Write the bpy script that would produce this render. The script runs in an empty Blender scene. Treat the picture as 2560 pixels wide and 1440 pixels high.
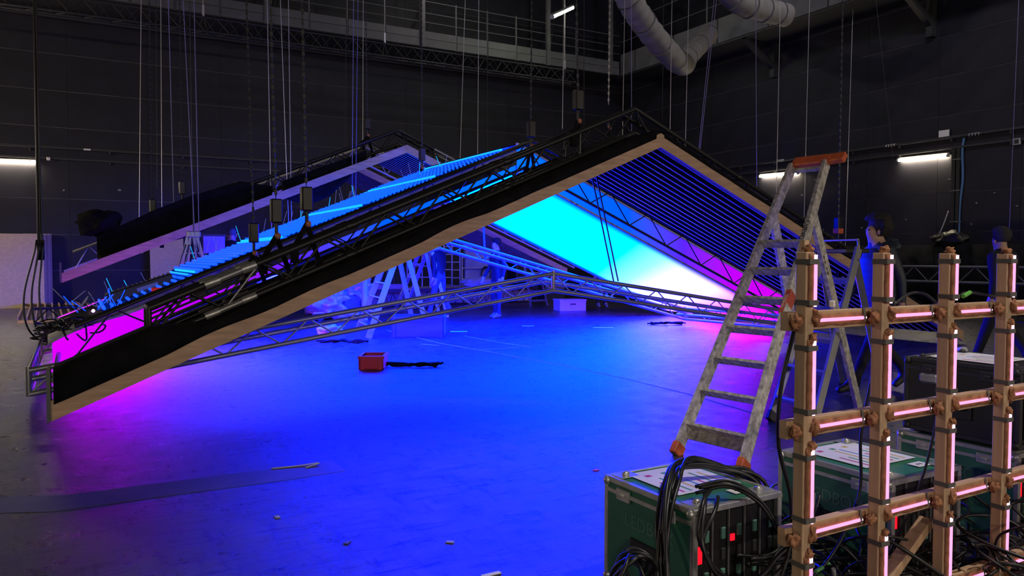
import bpy, bmesh, math, random
from mathutils import Vector, Matrix, noise
random.seed(7)
# ---------------------------------------------------------------- camera, world, lights
F_PX, PITCH, TH, CAM_H = 1912.66, 0.0393, 0.5203, 1.38
sc = bpy.context.scene
col = sc.collection
cam_d = bpy.data.cameras.new('camera'); cam_d.sensor_width = 36.0; cam_d.lens = F_PX / 2560 * 36.0
cam_d.clip_end = 200; cam_d.clip_start = 0.05
cam = bpy.data.objects.new('camera', cam_d); col.objects.link(cam)
cam.location = (0, 0, CAM_H); cam.rotation_euler = (math.pi / 2 - PITCH, 0, -TH)
sc.camera = cam
w = bpy.data.worlds.new('world'); sc.world = w; w.use_nodes = True
w.node_tree.nodes['Background'].inputs[0].default_value = (0.010, 0.011, 0.016, 1)
w.node_tree.nodes['Background'].inputs[1].default_value = 1.0
sc.view_settings.view_transform = 'Standard'; sc.view_settings.look = 'None'
sc.view_settings.gamma = 1.0; sc.view_settings.exposure = 0.0; sc.view_settings.use_curve_mapping = False

def area_light(name, loc, target, size, power, color):
    d = bpy.data.lights.new(name, 'AREA'); d.shape = 'RECTANGLE'; d.size = size[0]; d.size_y = size[1]
    d.energy = power; d.color = color
    o = bpy.data.objects.new(name, d); col.objects.link(o); o.location = loc
    o.rotation_euler = (Vector(target) - Vector(loc)).to_track_quat('-Z', 'Y').to_euler()
    return o
# the hall's own wall lamps behind the camera, at the height of the lamps in view, and one over the back
for u_ in (-7.0, 1.0, 9.0, 16.0):
    area_light('hall_wall_light', (u_, -8.75, 4.2), (u_ + 1.5, 6, 1.6), (1.6, 0.25), 225, (1.0, 0.86, 0.70))
area_light('hall_wall_light', (-11.6, 17.0, 4.3), (-2.5, 21.0, 0.9), (1.6, 0.25), 760, (1.0, 0.84, 0.62))
area_light('hall_work_light', (11.5, 7.0, 11.5), (19.8, 14.5, 5.0), (1.6, 0.8), 300, (0.88, 0.86, 1.0))
sd_ = bpy.data.lights.new('hall_spot_light', 'SPOT'); sd_.energy = 1500; sd_.color = (1.0, 0.93, 0.84); sd_.spot_size = 0.62; sd_.spot_blend = 0.6; sd_.shadow_soft_size = 0.12
so_ = bpy.data.objects.new('hall_spot_light', sd_); col.objects.link(so_); so_.location = (4.6, 0.2, 9.2)
so_.rotation_euler = (Vector((2.9, 2.3, 0.4)) - Vector(so_.location)).to_track_quat('-Z', 'Y').to_euler()
area_light('hall_work_light', (11.0, 22.0, 11.2), (10.5, 21.5, 0), (1.4, 0.6), 40, (1.0, 0.93, 0.84))

# ---------------------------------------------------------------- geometry of the view
CT, ST = math.cos(TH), math.sin(TH)
CP, SP = math.cos(PITCH), math.sin(PITCH)
CAM = Vector((0, 0, CAM_H))
def ray(px, py):
    x = (px - 1280) / F_PX; zc = (720 - py) / F_PX
    Y = CP + SP * zc; Z = -SP + CP * zc
    return Vector((CT * x + ST * Y, -ST * x + CT * Y, Z)), Y
def floor_at(px, py, z=0.0):
    d, _ = ray(px, py); return CAM + d * ((z - CAM_H) / d.z)
def on_v(px, py, v):
    d, _ = ray(px, py); return CAM + d * (v / d.y)
def on_u(px, py, u):
    d, _ = ray(px, py); return CAM + d * (u / d.x)
def at_depth(px, py, Y):
    d, y0 = ray(px, py); return CAM + d * (Y / y0)
def plan(X, Y, z=0.0):            # camera-plan coordinates to the hall's
    return Vector((CT * X + ST * Y, -ST * X + CT * Y, z))

# ---------------------------------------------------------------- materials
MATS = {}
def mat(name, color, rough=0.6, metal=0.0, noise_scale=0, noise_amt=0.25, bump=0.0, spec=0.5, stretch=None, emit=None, estr=0, coat=0):
    if name in MATS: return MATS[name]
    m = bpy.data.materials.new(name); m.use_nodes = True; MATS[name] = m
    nt = m.node_tree; b = nt.nodes['Principled BSDF']
    b.inputs['Base Color'].default_value = (*color, 1); b.inputs['Roughness'].default_value = rough
    b.inputs['Metallic'].default_value = metal; b.inputs['Specular IOR Level'].default_value = spec
    if coat: b.inputs['Coat Weight'].default_value = coat
    if emit:
        b.inputs['Emission Color'].default_value = (*emit, 1); b.inputs['Emission Strength'].default_value = estr
    if noise_scale:
        tc = nt.nodes.new('ShaderNodeTexCoord'); mp = nt.nodes.new('ShaderNodeMapping')
        nt.links.new(tc.outputs['Object'], mp.inputs[0])
        if stretch: mp.inputs['Scale'].default_value = stretch
        n = nt.nodes.new('ShaderNodeTexNoise'); n.inputs['Scale'].default_value = noise_scale; n.inputs['Detail'].default_value = 6
        nt.links.new(mp.outputs[0], n.inputs['Vector'])
        mx = nt.nodes.new('ShaderNodeMixRGB'); mx.blend_type = 'MULTIPLY'; mx.inputs[0].default_value = 1
        mx.inputs[1].default_value = (*color, 1)
        r = nt.nodes.new('ShaderNodeValToRGB'); r.color_ramp.elements[0].position = 0.3; r.color_ramp.elements[1].position = 0.7
        lo = 1 - noise_amt; hi = 1 + noise_amt
        r.color_ramp.elements[0].color = (lo, lo, lo, 1); r.color_ramp.elements[1].color = (hi, hi, hi, 1)
        nt.links.new(n.outputs[0], r.inputs[0]); nt.links.new(r.outputs[0], mx.inputs[2])
        nt.links.new(mx.outputs[0], b.inputs['Base Color'])
        if bump:
            bp = nt.nodes.new('ShaderNodeBump'); bp.inputs['Strength'].default_value = bump; bp.inputs['Distance'].default_value = 0.02
            nt.links.new(n.outputs[0], bp.inputs['Height']); nt.links.new(bp.outputs[0], b.inputs['Normal'])
    return m
def emission(name, color, strength):
    if name in MATS: return MATS[name]
    m = bpy.data.materials.new(name); m.use_nodes = True; MATS[name] = m
    nt = m.node_tree; nt.nodes.clear()
    e = nt.nodes.new('ShaderNodeEmission'); o = nt.nodes.new('ShaderNodeOutputMaterial')
    e.inputs[0].default_value = (*color, 1); e.inputs[1].default_value = strength
    nt.links.new(e.outputs[0], o.inputs[0]); return m
K = 0.92                      # size of the installation against the hall
RIDGE_U = 6.598 * K
def led_gradient(name, stops, scale, half=6.9 * K, skew=0.0, v0=11.38 * K, fall=None):
    """LED content of the light box: colour by distance from the ridge."""
    m = bpy.data.materials.new(name); m.use_nodes = True; MATS[name] = m
    nt = m.node_tree; nt.nodes.clear()
    g = nt.nodes.new('ShaderNodeNewGeometry'); s = nt.nodes.new('ShaderNodeSeparateXYZ')
    nt.links.new(g.outputs['Position'], s.inputs[0])
    a = nt.nodes.new('ShaderNodeMath'); a.operation = 'SUBTRACT'; a.inputs[1].default_value = RIDGE_U
    nt.links.new(s.outputs[0], a.inputs[0])
    b = nt.nodes.new('ShaderNodeMath'); b.operation = 'ABSOLUTE'; nt.links.new(a.outputs[0], b.inputs[0])
    k = nt.nodes.new('ShaderNodeMath'); k.operation = 'SUBTRACT'; k.inputs[1].default_value = v0; nt.links.new(s.outputs[1], k.inputs[0])
    gt = nt.nodes.new('ShaderNodeMath'); gt.operation = 'GREATER_THAN'; gt.inputs[1].default_value = 0; nt.links.new(a.outputs[0], gt.inputs[0])
    gs = nt.nodes.new('ShaderNodeMath'); gs.operation = 'MULTIPLY'; gs.inputs[1].default_value = -skew; nt.links.new(gt.outputs[0], gs.inputs[0])
    k2 = nt.nodes.new('ShaderNodeMath'); k2.operation = 'MULTIPLY_ADD'; nt.links.new(gs.outputs[0], k2.inputs[1]); nt.links.new(k.outputs[0], k2.inputs[0]); nt.links.new(b.outputs[0], k2.inputs[2])
    c = nt.nodes.new('ShaderNodeMath'); c.operation = 'DIVIDE'; c.inputs[1].default_value = half; nt.links.new(k2.outputs[0], c.inputs[0])
    r = nt.nodes.new('ShaderNodeValToRGB'); el = r.color_ramp.elements
    while len(el) < len(stops): el.new(0.5)
    for i, (p, cc) in enumerate(stops):
        el[i].position = p; el[i].color = (*cc, 1)
    nt.links.new(c.outputs[0], r.inputs[0])
    e = nt.nodes.new('ShaderNodeEmission'); e.inputs[1].default_value = scale; nt.links.new(r.outputs[0], e.inputs[0])
    if fall:            # the LEDs stop short of the frame, so the cloth dims towards its long edges
        m1 = nt.nodes.new('ShaderNodeMapRange'); m1.interpolation_type = 'SMOOTHSTEP'
        m1.inputs[1].default_value = v0 - .02; m1.inputs[2].default_value = v0 + fall; m1.inputs[3].default_value = .012; m1.inputs[4].default_value = 1
        nt.links.new(s.outputs[1], m1.inputs[0])
        m2 = nt.nodes.new('ShaderNodeMapRange'); m2.interpolation_type = 'SMOOTHSTEP'
        m2.inputs[1].default_value = v0 + 3.98 * K; m2.inputs[2].default_value = v0 + 3.97 * K - fall * .7; m2.inputs[3].default_value = .012; m2.inputs[4].default_value = 1
        nt.links.new(s.outputs[1], m2.inputs[0])
        mu = nt.nodes.new('ShaderNodeMath'); mu.operation = 'MULTIPLY'; nt.links.new(m1.outputs[0], mu.inputs[0]); nt.links.new(m2.outputs[0], mu.inputs[1])
        mv = nt.nodes.new('ShaderNodeMath'); mv.operation = 'MULTIPLY'; mv.inputs[1].default_value = scale; nt.links.new(mu.outputs[0], mv.inputs[0])
        nt.links.new(mv.outputs[0], e.inputs[1])
    o = nt.nodes.new('ShaderNodeOutputMaterial'); nt.links.new(e.outputs[0], o.inputs[0])
    return m
SCREEN = led_gradient('diffuser_glow', [(0.0, (0, .0096, 1.0)), (0.40, (0, .0104, 1.0)), (0.50, (.0030, .0120, .85)), (0.57, (.0088, .0105, .50)),
                                        (0.70, (.013, .0090, .36)), (0.78, (.022, .004, .30)), (0.86, (.085, .0002, .24)), (1.0, (.14, .0001, .24))], 130, skew=.45, fall=.42)
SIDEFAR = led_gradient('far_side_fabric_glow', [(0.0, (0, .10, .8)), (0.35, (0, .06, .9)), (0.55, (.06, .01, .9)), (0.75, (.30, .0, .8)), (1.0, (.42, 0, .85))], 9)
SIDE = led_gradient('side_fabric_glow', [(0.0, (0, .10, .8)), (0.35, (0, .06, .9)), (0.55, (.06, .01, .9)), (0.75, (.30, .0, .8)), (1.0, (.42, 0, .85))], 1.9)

M_BLACKWALL = mat('black_painted_panel', (.0122, .0118, .0195), .55, noise_scale=1.3, noise_amt=.35, bump=.05, spec=.35)
M_JOINT = mat('grey_joint_filler', (.085, .085, .10), .8, noise_scale=3)
M_BLACK = mat('black_powder_coat', (.010, .010, .011), .42, spec=.5)
M_BLACKTUBE = mat('black_truss_tube', (.022, .022, .023), .38, metal=.2, spec=.5)
M_CLOTH = mat('black_molton_cloth', (.009, .009, .010), .95, noise_scale=5, noise_amt=.4, bump=.25, spec=.1)
M_BACKING = mat('matt_black_backing', (.006, .006, .007), 1.0, spec=0.0)
M_ALU = mat('aluminium_tube', (.34, .34, .35), .38, metal=.6, noise_scale=6, noise_amt=.12)
M_ALUWORN = mat('worn_aluminium', (.56, .53, .49), .5, metal=.3, noise_scale=28, noise_amt=.5)
M_GREYSTEEL = mat('grey_painted_steel', (.105, .105, .11), .55, noise_scale=2, noise_amt=.2)
M_DARKSTEEL = mat('dark_steel', (.035, .036, .04), .5, metal=.3)
M_PINE = mat('pine_timber', (.52, .335, .20), .55, noise_scale=3.2, noise_amt=.22, stretch=(1, 8, 8), bump=.06)
M_PINEV = mat('pine_timber_upright', (.52, .345, .215), .55, noise_scale=3.2, noise_amt=.22, stretch=(9, 9, 1), bump=.06)
M_SLAT = mat('pine_batten', (.66, .58, .52), .8, spec=.2, noise_scale=3, noise_amt=.2, stretch=(1, 9, 9))
M_BOARD = mat('chipboard_face', (.56, .43, .29), .75, noise_scale=14, noise_amt=.10)
M_BOARDEDGE = mat('chipboard_edge', (.42, .32, .23), .8, noise_scale=30, noise_amt=.2)
M_WHITEFAB = mat('white_fabric', (.55, .54, .52), .85, noise_scale=6, noise_amt=.12, bump=.15)
M_WIRE = mat('galvanised_wire', (.50, .49, .52), .4, metal=.6)
M_CHAIN = mat('dull_chain', (.30, .29, .27), .45, metal=.6)
M_RUBBER = mat('black_rubber_cable', (.011, .011, .012), .38, spec=.5)
M_ORANGE = mat('orange_plastic', (.62, .13, .045), .5, noise_scale=20, noise_amt=.2)
M_RED = mat('red_plastic', (.62, .030, .035), .45)
M_GREEN = mat('green_laminate', (.030, .17, .105), .45, noise_scale=12, noise_amt=.15, spec=.5)
M_GREENDK = mat('dark_green_stencil', (.10, .24, .19), .5)
M_CASEALU = mat('case_edge_profile', (.52, .52, .50), .38, metal=.7, noise_scale=20, noise_amt=.15)
M_PAPER = mat('white_paper', (.72, .70, .68), .8, noise_scale=9, noise_amt=.05)
M_BROWN = mat('brown_stocking_cloth', (.30, .13, .065), .9, noise_scale=30, noise_amt=.35, bump=.3)
M_STRAP = mat('grey_strap', (.11, .105, .10), .8)
M_BLUEPL = mat('blue_plastic', (.06, .10, .42), .4)
M_TAPE = mat('grey_floor_tape', (.085, .080, .080), .5, noise_scale=5, noise_amt=.2)
M_WTAPE = mat('white_floor_tape', (.34, .34, .36), .6, noise_scale=16, noise_amt=.5)
M_BTAPE = mat('black_floor_tape', (.02, .02, .022), .5)
M_GREYPL = mat('grey_board', (.32, .32, .34), .6, noise_scale=5, noise_amt=.12)
M_SKIN = mat('skin', (.46, .28, .20), .55)
M_DUCT = mat('duct_fabric', (.22, .205, .19), .6, noise_scale=5, noise_amt=.15, bump=.35)
M_TUBE = emission('pink_tube_glow', (1.0, .33, .58), 1.6)
M_TUBEW = emission('pink_tube_tip_glow', (1.0, .62, .80), 2.0)
M_LAMP = emission('warm_fluorescent_glow', (1.0, .84, .58), 120)
M_LAMPG = emission('greenish_fluorescent_glow', (.90, 1.0, .68), 22)
M_REDLED = emission('red_display_glow', (1.0, .004, .012), 2.5)
M_PIXEL = emission('violet_pixel_glow', (.72, .30, 1.0), 14)

# ---------------------------------------------------------------- building helpers
def link(o, parent=None):
    col.objects.link(o)
    if parent is not None: o.parent = parent
    return o
def tag(o, label, cat, group=None, kind=None):
    o['label'] = label; o['category'] = cat
    if group: o['group'] = group
    if kind: o['kind'] = kind
    return o
def thing(name, label, cat, loc=(0, 0, 0), group=None):
    o = bpy.data.objects.new(name, None); o.location = loc; o.empty_display_size = .1
    col.objects.link(o)
    return tag(o, label, cat, group)
def put(o, M, parent):
    """place o with world matrix M; parents are never rotated"""
    if parent is not None:
        o.parent = parent
        off = Vector(parent.location)
        pp = parent.parent
        while pp is not None:
            off += Vector(pp.location); pp = pp.parent
        if parent.type != 'EMPTY':                     # a mesh part: undo its own transform
            M = WORLD[parent.name].inverted() @ M
        else:
            M = Matrix.Translation(-off) @ M
    o.matrix_local = M
    return o
WORLD = {}
def add(name, me, M=None, parent=None):
    o = bpy.data.objects.new(name, me); col.objects.link(o)
    M = M or Matrix.Identity(4)
    WORLD[o.name] = M.copy()
    return put(o, M, parent)
MESH = {}
def unit_cyl(m, seg=8):
    k = ('cyl', m.name, seg)
    if k not in MESH:
        bm = bmesh.new(); bmesh.ops.create_cone(bm, cap_ends=True, segments=seg, radius1=1, radius2=1, depth=1)
        for f in bm.faces: f.smooth = len(f.verts) == 4
        me = bpy.data.meshes.new('rod'); bm.to_mesh(me); bm.free(); me.materials.append(m); MESH[k] = me
    return MESH[k]
def align(p, q, upv=(0, 0, 1)):
    p, q = Vector(p), Vector(q); z = (q - p).normalized(); upv = Vector(upv)
    if abs(z.dot(upv)) > .99: upv = Vector((0, 1, 0))
    x = upv.cross(z).normalized(); y = z.cross(x)
    R = Matrix((x, y, z)).transposed().to_4x4()
    return Matrix.Translation((p + q) / 2) @ R, (q - p).length
def rod(name, p, q, r, m, parent=None, seg=8):
    A, L = align(p, q)
    return add(name, unit_cyl(m, seg), A @ Matrix.Diagonal((r, r, L, 1)), parent)
def box_mesh(size, m, bev=0.0):
    k = ('box', tuple(round(s, 4) for s in size), m.name, bev)
    if k not in MESH:
        bm = bmesh.new(); bmesh.ops.create_cube(bm, size=1)
        bmesh.ops.scale(bm, vec=size, verts=bm.verts)
        if bev: bmesh.ops.bevel(bm, geom=bm.edges[:], offset=bev, segments=1, affect='EDGES')
        me = bpy.data.meshes.new('block'); bm.to_mesh(me); bm.free(); me.materials.append(m); MESH[k] = me
    return MESH[k]
def box(name, c, size, m, parent=None, bev=0.0, rot=None):
    M = Matrix.Translation(Vector(c))
    if rot is not None: M = M @ rot.to_4x4()
    return add(name, box_mesh(size, m, bev), M, parent)
def span(name, lo, hi, m, parent=None, bev=0.0):
    lo, hi = Vector(lo), Vector(hi)
    return box(name, (lo + hi) / 2, [max(1e-4, abs(a)) for a in (hi - lo)], m, parent, bev)
def bar(name, p, q, wx, wy, m, parent=None, upv=(0, 0, 1), bev=0.0):
    """oriented box from p to q; wy along upv, wx across"""
    A, L = align(p, q, upv)
    return add(name, box_mesh((wx, wy, L), m, bev), A, parent)
def mesh_obj(name, verts, faces, m, parent=None, smooth=False, origin=None):
    o0 = Vector(origin) if origin is not None else (Vector(parent.location) if parent is not None and parent.type == 'EMPTY' else Vector((0, 0, 0)))
    me = bpy.data.meshes.new(name); me.from_pydata([tuple(Vector(v) - o0) for v in verts], [], faces); me.materials.append(m)
    if smooth:
        for f in me.polygons: f.use_smooth = True
    me.update()
    return add(name, me, Matrix.Translation(o0), parent)
def spline(pts, n=6):
    P = [Vector(p) for p in pts]
    if len(P) < 3: return P
    P = [P[0] * 2 - P[1]] + P + [P[-1] * 2 - P[-2]]; out = []
    for i in range(1, len(P) - 2):
        a, b, c, d = P[i - 1:i + 3]
        for k in range(n):
            t = k / n
            out.append(.5 * ((2 * b) + (c - a) * t + (2 * a - 5 * b + 4 * c - d) * t * t + (3 * b - a - 3 * c + d) * t ** 3))
    out.append(P[-2]); return out
def tube_data(path, rad, seg=6, verts=None, faces=None):
    verts = [] if verts is None else verts; faces = [] if faces is None else faces
    n = len(path); base = len(verts); prev = None
    for i, p in enumerate(path):
        t = (path[min(i + 1, n - 1)] - path[max(i - 1, 0)])
        t = t.normalized() if t.length > 1e-9 else Vector((0, 0, 1))
        if prev is None:
            a = Vector((0, 0, 1)) if abs(t.z) < .9 else Vector((1, 0, 0)); prev = t.cross(a).normalized()
        x = (prev - t * prev.dot(t)).normalized(); prev = x; y = t.cross(x)
        r = rad[i] if isinstance(rad, (list, tuple)) else rad
        for k in range(seg):
            an = 2 * math.pi * k / seg; verts.append(p + (x * math.cos(an) + y * math.sin(an)) * r)
    for i in range(n - 1):
        for k in range(seg):
            a = base + i * seg + k; b = base + i * seg + (k + 1) % seg
            faces.append((a, b, b + seg, a + seg))
    faces.append(tuple(base + k for k in range(seg))[::-1]); faces.append(tuple(base + (n - 1) * seg + k for k in range(seg)))
    return verts, faces
def cable(name, pts, r, m, parent=None, n=6, seg=6):
    p = spline(pts, n); v, f = tube_data(p, r, seg)
    return mesh_obj(name, v, f, m, parent, True, None if parent is not None else p[0])
def chain(name, a, b, m, parent=None, pitch=.055, wd=.016):
    """real links: alternating flat ovals"""
    a, b = Vector(a), Vector(b); L = (b - a).length; d = (b - a) / L; n = int(L / pitch)
    x = d.cross(Vector((.3, .8, .1))).normalized(); y = d.cross(x); v = []; f = []
    for i in range(n):
        c = a + d * pitch * (i + .5); s, t = (x, y) if i % 2 else (y, x)
        for (h, ww) in ((-.6, .5), (-.35, 1), (.35, 1), (.6, .5)):
            for (sx, sy) in ((-1, -1), (1, -1), (1, 1), (-1, 1)):
                v.append(c + d * pitch * h + s * sx * wd * ww + t * sy * wd * .34)
        k = i * 16
        for j in range(3):
            for q in range(4):
                p0 = k + j * 4 + q; p1 = k + j * 4 + (q + 1) % 4; f.append((p0, p1, p1 + 4, p0 + 4))
        f.append((k + 3, k + 2, k + 1, k)); f.append((k + 12, k + 13, k + 14, k + 15))
    return mesh_obj(name, v, f, m, parent, False, None if parent is not None else a)
def text_mesh(name, s, size, M, m, parent, thick=.0008):
    cu = bpy.data.curves.new('lettering', 'FONT'); cu.body = s; cu.size = size; cu.extrude = thick; cu.align_x = 'CENTER'; cu.align_y = 'CENTER'
    o = bpy.data.objects.new('lettering', cu); col.objects.link(o)
    dg = bpy.context.evaluated_depsgraph_get(); me = bpy.data.meshes.new_from_object(o.evaluated_get(dg))
    bpy.data.objects.remove(o); bpy.data.curves.remove(cu)
    me.materials.clear(); me.materials.append(m)
    return add(name, me, M, parent)
def blob(name, c, size, m, parent=None, amp=.25, freq=3.0, sub=2, seed=0):
    bm = bmesh.new(); bmesh.ops.create_icosphere(bm, subdivisions=sub, radius=1)
    for v in bm.verts:
        n_ = noise.noise(v.co * freq + Vector((seed * 3.1, seed * 1.7, seed))) ; v.co *= 1 + amp * n_
        v.co = Vector((v.co.x * size[0], v.co.y * size[1], v.co.z * size[2]))
    for f in bm.faces: f.smooth = True
    me = bpy.data.meshes.new(name); bm.to_mesh(me); bm.free(); me.materials.append(m)
    return add(name, me, Matrix.Translation(Vector(c)), parent)
ORD = ['first', 'second', 'third', 'fourth', 'fifth', 'sixth', 'seventh', 'eighth', 'ninth', 'tenth', 'eleventh', 'twelfth', 'thirteenth',
       'fourteenth', 'fifteenth', 'sixteenth', 'seventeenth', 'eighteenth', 'nineteenth', 'twentieth', 'twenty-first', 'twenty-second',
       'twenty-third', 'twenty-fourth', 'twenty-fifth', 'twenty-sixth', 'twenty-seventh', 'twenty-eighth', 'twenty-ninth', 'thirtieth']
def truss_leg(parent, P, Q, offs, pairs, r, rb, n, mc, mb, breaks=None, flip=0):
    """chords P->Q at each offset, zigzag braces on the given chord pairs; breaks: [(t0,t1,material)] for the chords"""
    P, Q = Vector(P), Vector(Q); D = Q - P
    for o in offs:
        o = Vector(o)
        for (t0, t1, m) in (breaks or [(0, 1, mc)]):
            rod('chord', P + o + D * t0, P + o + D * t1, r, m, parent)
    for ip, (i, j) in enumerate(pairs):
        a, b = Vector(offs[i]), Vector(offs[j])
        for k in range(n):
            s, e = (a, b) if (k + ip + flip) % 2 == 0 else (b, a)
            t = (k + .5) / n; mm = mb
            for (t0, t1, m) in (breaks or []):
                if t0 <= t <= t1: mm = m if m is not mc else mb
            rod('brace', P + s + D * (k / n), P + e + D * ((k + 1) / n), rb, mm, parent, 6)
# ---------------------------------------------------------------- the hall
VB, UR, UL, VF, ZC = 25.49, 19.87, -12.0, -9.0, 12.0
def floor_material():
    m = bpy.data.materials.new('worn_dark_floor_paint'); m.use_nodes = True
    nt = m.node_tree; b = nt.nodes['Principled BSDF']; L = nt.links.new
    tc = nt.nodes.new('ShaderNodeTexCoord')
    def nz(scale, detail, rough, stretch=(1, 1, 1), rot=0):
        mp = nt.nodes.new('ShaderNodeMapping'); mp.inputs['Scale'].default_value = stretch; mp.inputs['Rotation'].default_value = (0, 0, rot)
        L(tc.outputs['Object'], mp.inputs[0])
        n = nt.nodes.new('ShaderNodeTexNoise'); n.inputs['Scale'].default_value = scale; n.inputs['Detail'].default_value = detail; n.inputs['Roughness'].default_value = rough
        L(mp.outputs[0], n.inputs['Vector']); return n
    def ramp(src, p0, p1, c0, c1):
        r = nt.nodes.new('ShaderNodeValToRGB'); r.color_ramp.elements[0].position = p0; r.color_ramp.elements[1].position = p1
        r.color_ramp.elements[0].color = (*c0, 1); r.color_ramp.elements[1].color = (*c1, 1); L(src, r.inputs[0]); return r
    big = nz(.55, 5, .6); mid = nz(4.5, 10, .72); scr = nz(2.6, 10, .8, (1.0, 7, 1), .5); scr2 = nz(2.2, 10, .8, (8, 1.1, 1), -.35); fine = nz(45, 5, .7)
    base = ramp(big.outputs[0], .35, .68, (.044, .042, .042), (.080, .077, .076))
    wear = ramp(mid.outputs[0], .40, .62, (.62, .62, .62), (1.15, 1.15, 1.15))
    mx = nt.nodes.new('ShaderNodeMixRGB'); mx.blend_type = 'MULTIPLY'; mx.inputs[0].default_value = 1; L(base.outputs[0], mx.inputs[1]); L(wear.outputs[0], mx.inputs[2])
    s1 = ramp(scr.outputs[0], .415, .465, (.22, .15, .15), (1, 1, 1)); s2 = ramp(scr2.outputs[0], .41, .46, (.25, .18, .18), (1, 1, 1))
    m2 = nt.nodes.new('ShaderNodeMixRGB'); m2.blend_type = 'MULTIPLY'; m2.inputs[0].default_value = 1; L(mx.outputs[0], m2.inputs[1]); L(s1.outputs[0], m2.inputs[2])
    m3 = nt.nodes.new('ShaderNodeMixRGB'); m3.blend_type = 'MULTIPLY'; m3.inputs[0].default_value = .9; L(m2.outputs[0], m3.inputs[1]); L(s2.outputs[0], m3.inputs[2])
    L(m3.outputs[0], b.inputs['Base Color'])
    rr = ramp(mid.outputs[0], .35, .7, (.25, .25, .25), (.40, .40, .40)); L(rr.outputs[0], b.inputs['Roughness'])
    b.inputs['Specular IOR Level'].default_value = .45
    ad = nt.nodes.new('ShaderNodeMath'); ad.operation = 'ADD'; L(mid.outputs[0], ad.inputs[0]); L(scr.outputs[0], ad.inputs[1])
    a2 = nt.nodes.new('ShaderNodeMath'); a2.operation = 'MULTIPLY_ADD'; a2.inputs[1].default_value = .25; L(fine.outputs[0], a2.inputs[0]); L(ad.outputs[0], a2.inputs[2])
    bp = nt.nodes.new('ShaderNodeBump'); bp.inputs['Strength'].default_value = .55; bp.inputs['Distance'].default_value = .010
    L(a2.outputs[0], bp.inputs['Height']); L(bp.outputs[0], b.inputs['Normal'])
    return m
fl = mesh_obj('floor', [(UL, VF, 0), (UR, VF, 0), (UR, VB, 0), (UL, VB, 0), (UL, VF, -.2), (UR, VF, -.2), (UR, VB, -.2), (UL, VB, -.2)],
              [(0, 1, 2, 3), (7, 6, 5, 4), (0, 4, 5, 1), (1, 5, 6, 2), (2, 6, 7, 3), (3, 7, 4, 0)], floor_material()); fl['kind'] = 'structure'
def struct(o):
    o['kind'] = 'structure'; return o
wb_ = struct(span('wall_back', (UL, VB, 0), (UR + .3, VB + .3, ZC), M_JOINT))
wr_ = struct(span('wall_right', (UR, VF, 0), (UR + .3, VB, ZC), M_JOINT))
struct(span('wall_left', (UL - .3, VF, 0), (UL, VB + .3, ZC), M_BLACKWALL))
struct(span('wall_front', (UL - .3, VF - .3, 0), (UR + .3, VF, ZC), M_BLACKWALL))
ce_ = struct(span('ceiling', (UL - .3, VF - .3, ZC), (UR + .3, VB + .3, ZC + .2), M_BLACKWALL))
ROWS = [0, 1.02, 2.05, 3.07, 4.51, 5.094, 6.124, 7.163, 8.2, 9.24, 10.28, 11.9]
G = .011
for i in range(len(ROWS) - 1):                      # painted concrete panels, joints recessed
    z0, z1 = ROWS[i] + G, ROWS[i + 1] - G
    u = -4.2
    while u < UR - .3:
        u1 = min(u + 2.07 + (0 if i != 3 else 0), UR)
        span('panel', (u + .004, VB - .02, z0), (u1 - .004, VB, z1), M_BLACKWALL, wb_); u = u1
    v = 7.9
    while v < VB - .3:
        v1 = min(v + 2.07, VB - .02)
        span('panel', (UR - .02, v + .004, z0), (UR, v1 - .004, z1), M_BLACKWALL, wr_); v = v1
# ceiling joists seen in the far corner
for k in range(26):
    v = 20.9 + k * .17
    span('joist', (11.0, v, ZC - .12), (UR, v + .045, ZC - .04), M_GREYSTEEL, ce_)
# cable rails along both walls
for (nm, lo, hi, lab) in (
    ('cable_rail', (-4, VB - .16, 4.47), (UR - .05, VB - .02, 4.53), 'black upper cable rail running along the back wall'),
    ('cable_rail', (-4, VB - .12, 4.17), (UR - .05, VB - .02, 4.22), 'black lower cable rail on back wall at fluorescent lamp height'),
    ('cable_rail', (UR - .16, 8, 4.47), (UR - .02, VB - .2, 4.53), 'black upper cable rail along right wall, paper sign on it'),
    ('cable_rail', (UR - .12, 8, 4.20), (UR - .02, VB - .2, 4.25), 'black lower cable rail along right wall above tube lamps')):
    t = thing(nm, lab, 'cable rail', ((lo[0] + hi[0]) / 2, (lo[1] + hi[1]) / 2, lo[2]), 'cable rails on the walls')
    span('rail', lo, hi, M_DARKSTEEL, t)
    n = 12
    for k in range(n):
        f = (k + .5) / n
        if 'back' in lab: span('bracket', (lo[0] + (hi[0] - lo[0]) * f, lo[1] + .02, lo[2] - .08), (lo[0] + (hi[0] - lo[0]) * f + .04, VB - .02, lo[2]), M_DARKSTEEL, t)
        else: span('bracket', (lo[0] + .02, lo[1] + (hi[1] - lo[1]) * f, lo[2] - .08), (UR - .02, lo[1] + (hi[1] - lo[1]) * f + .04, lo[2]), M_DARKSTEEL, t)

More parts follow.
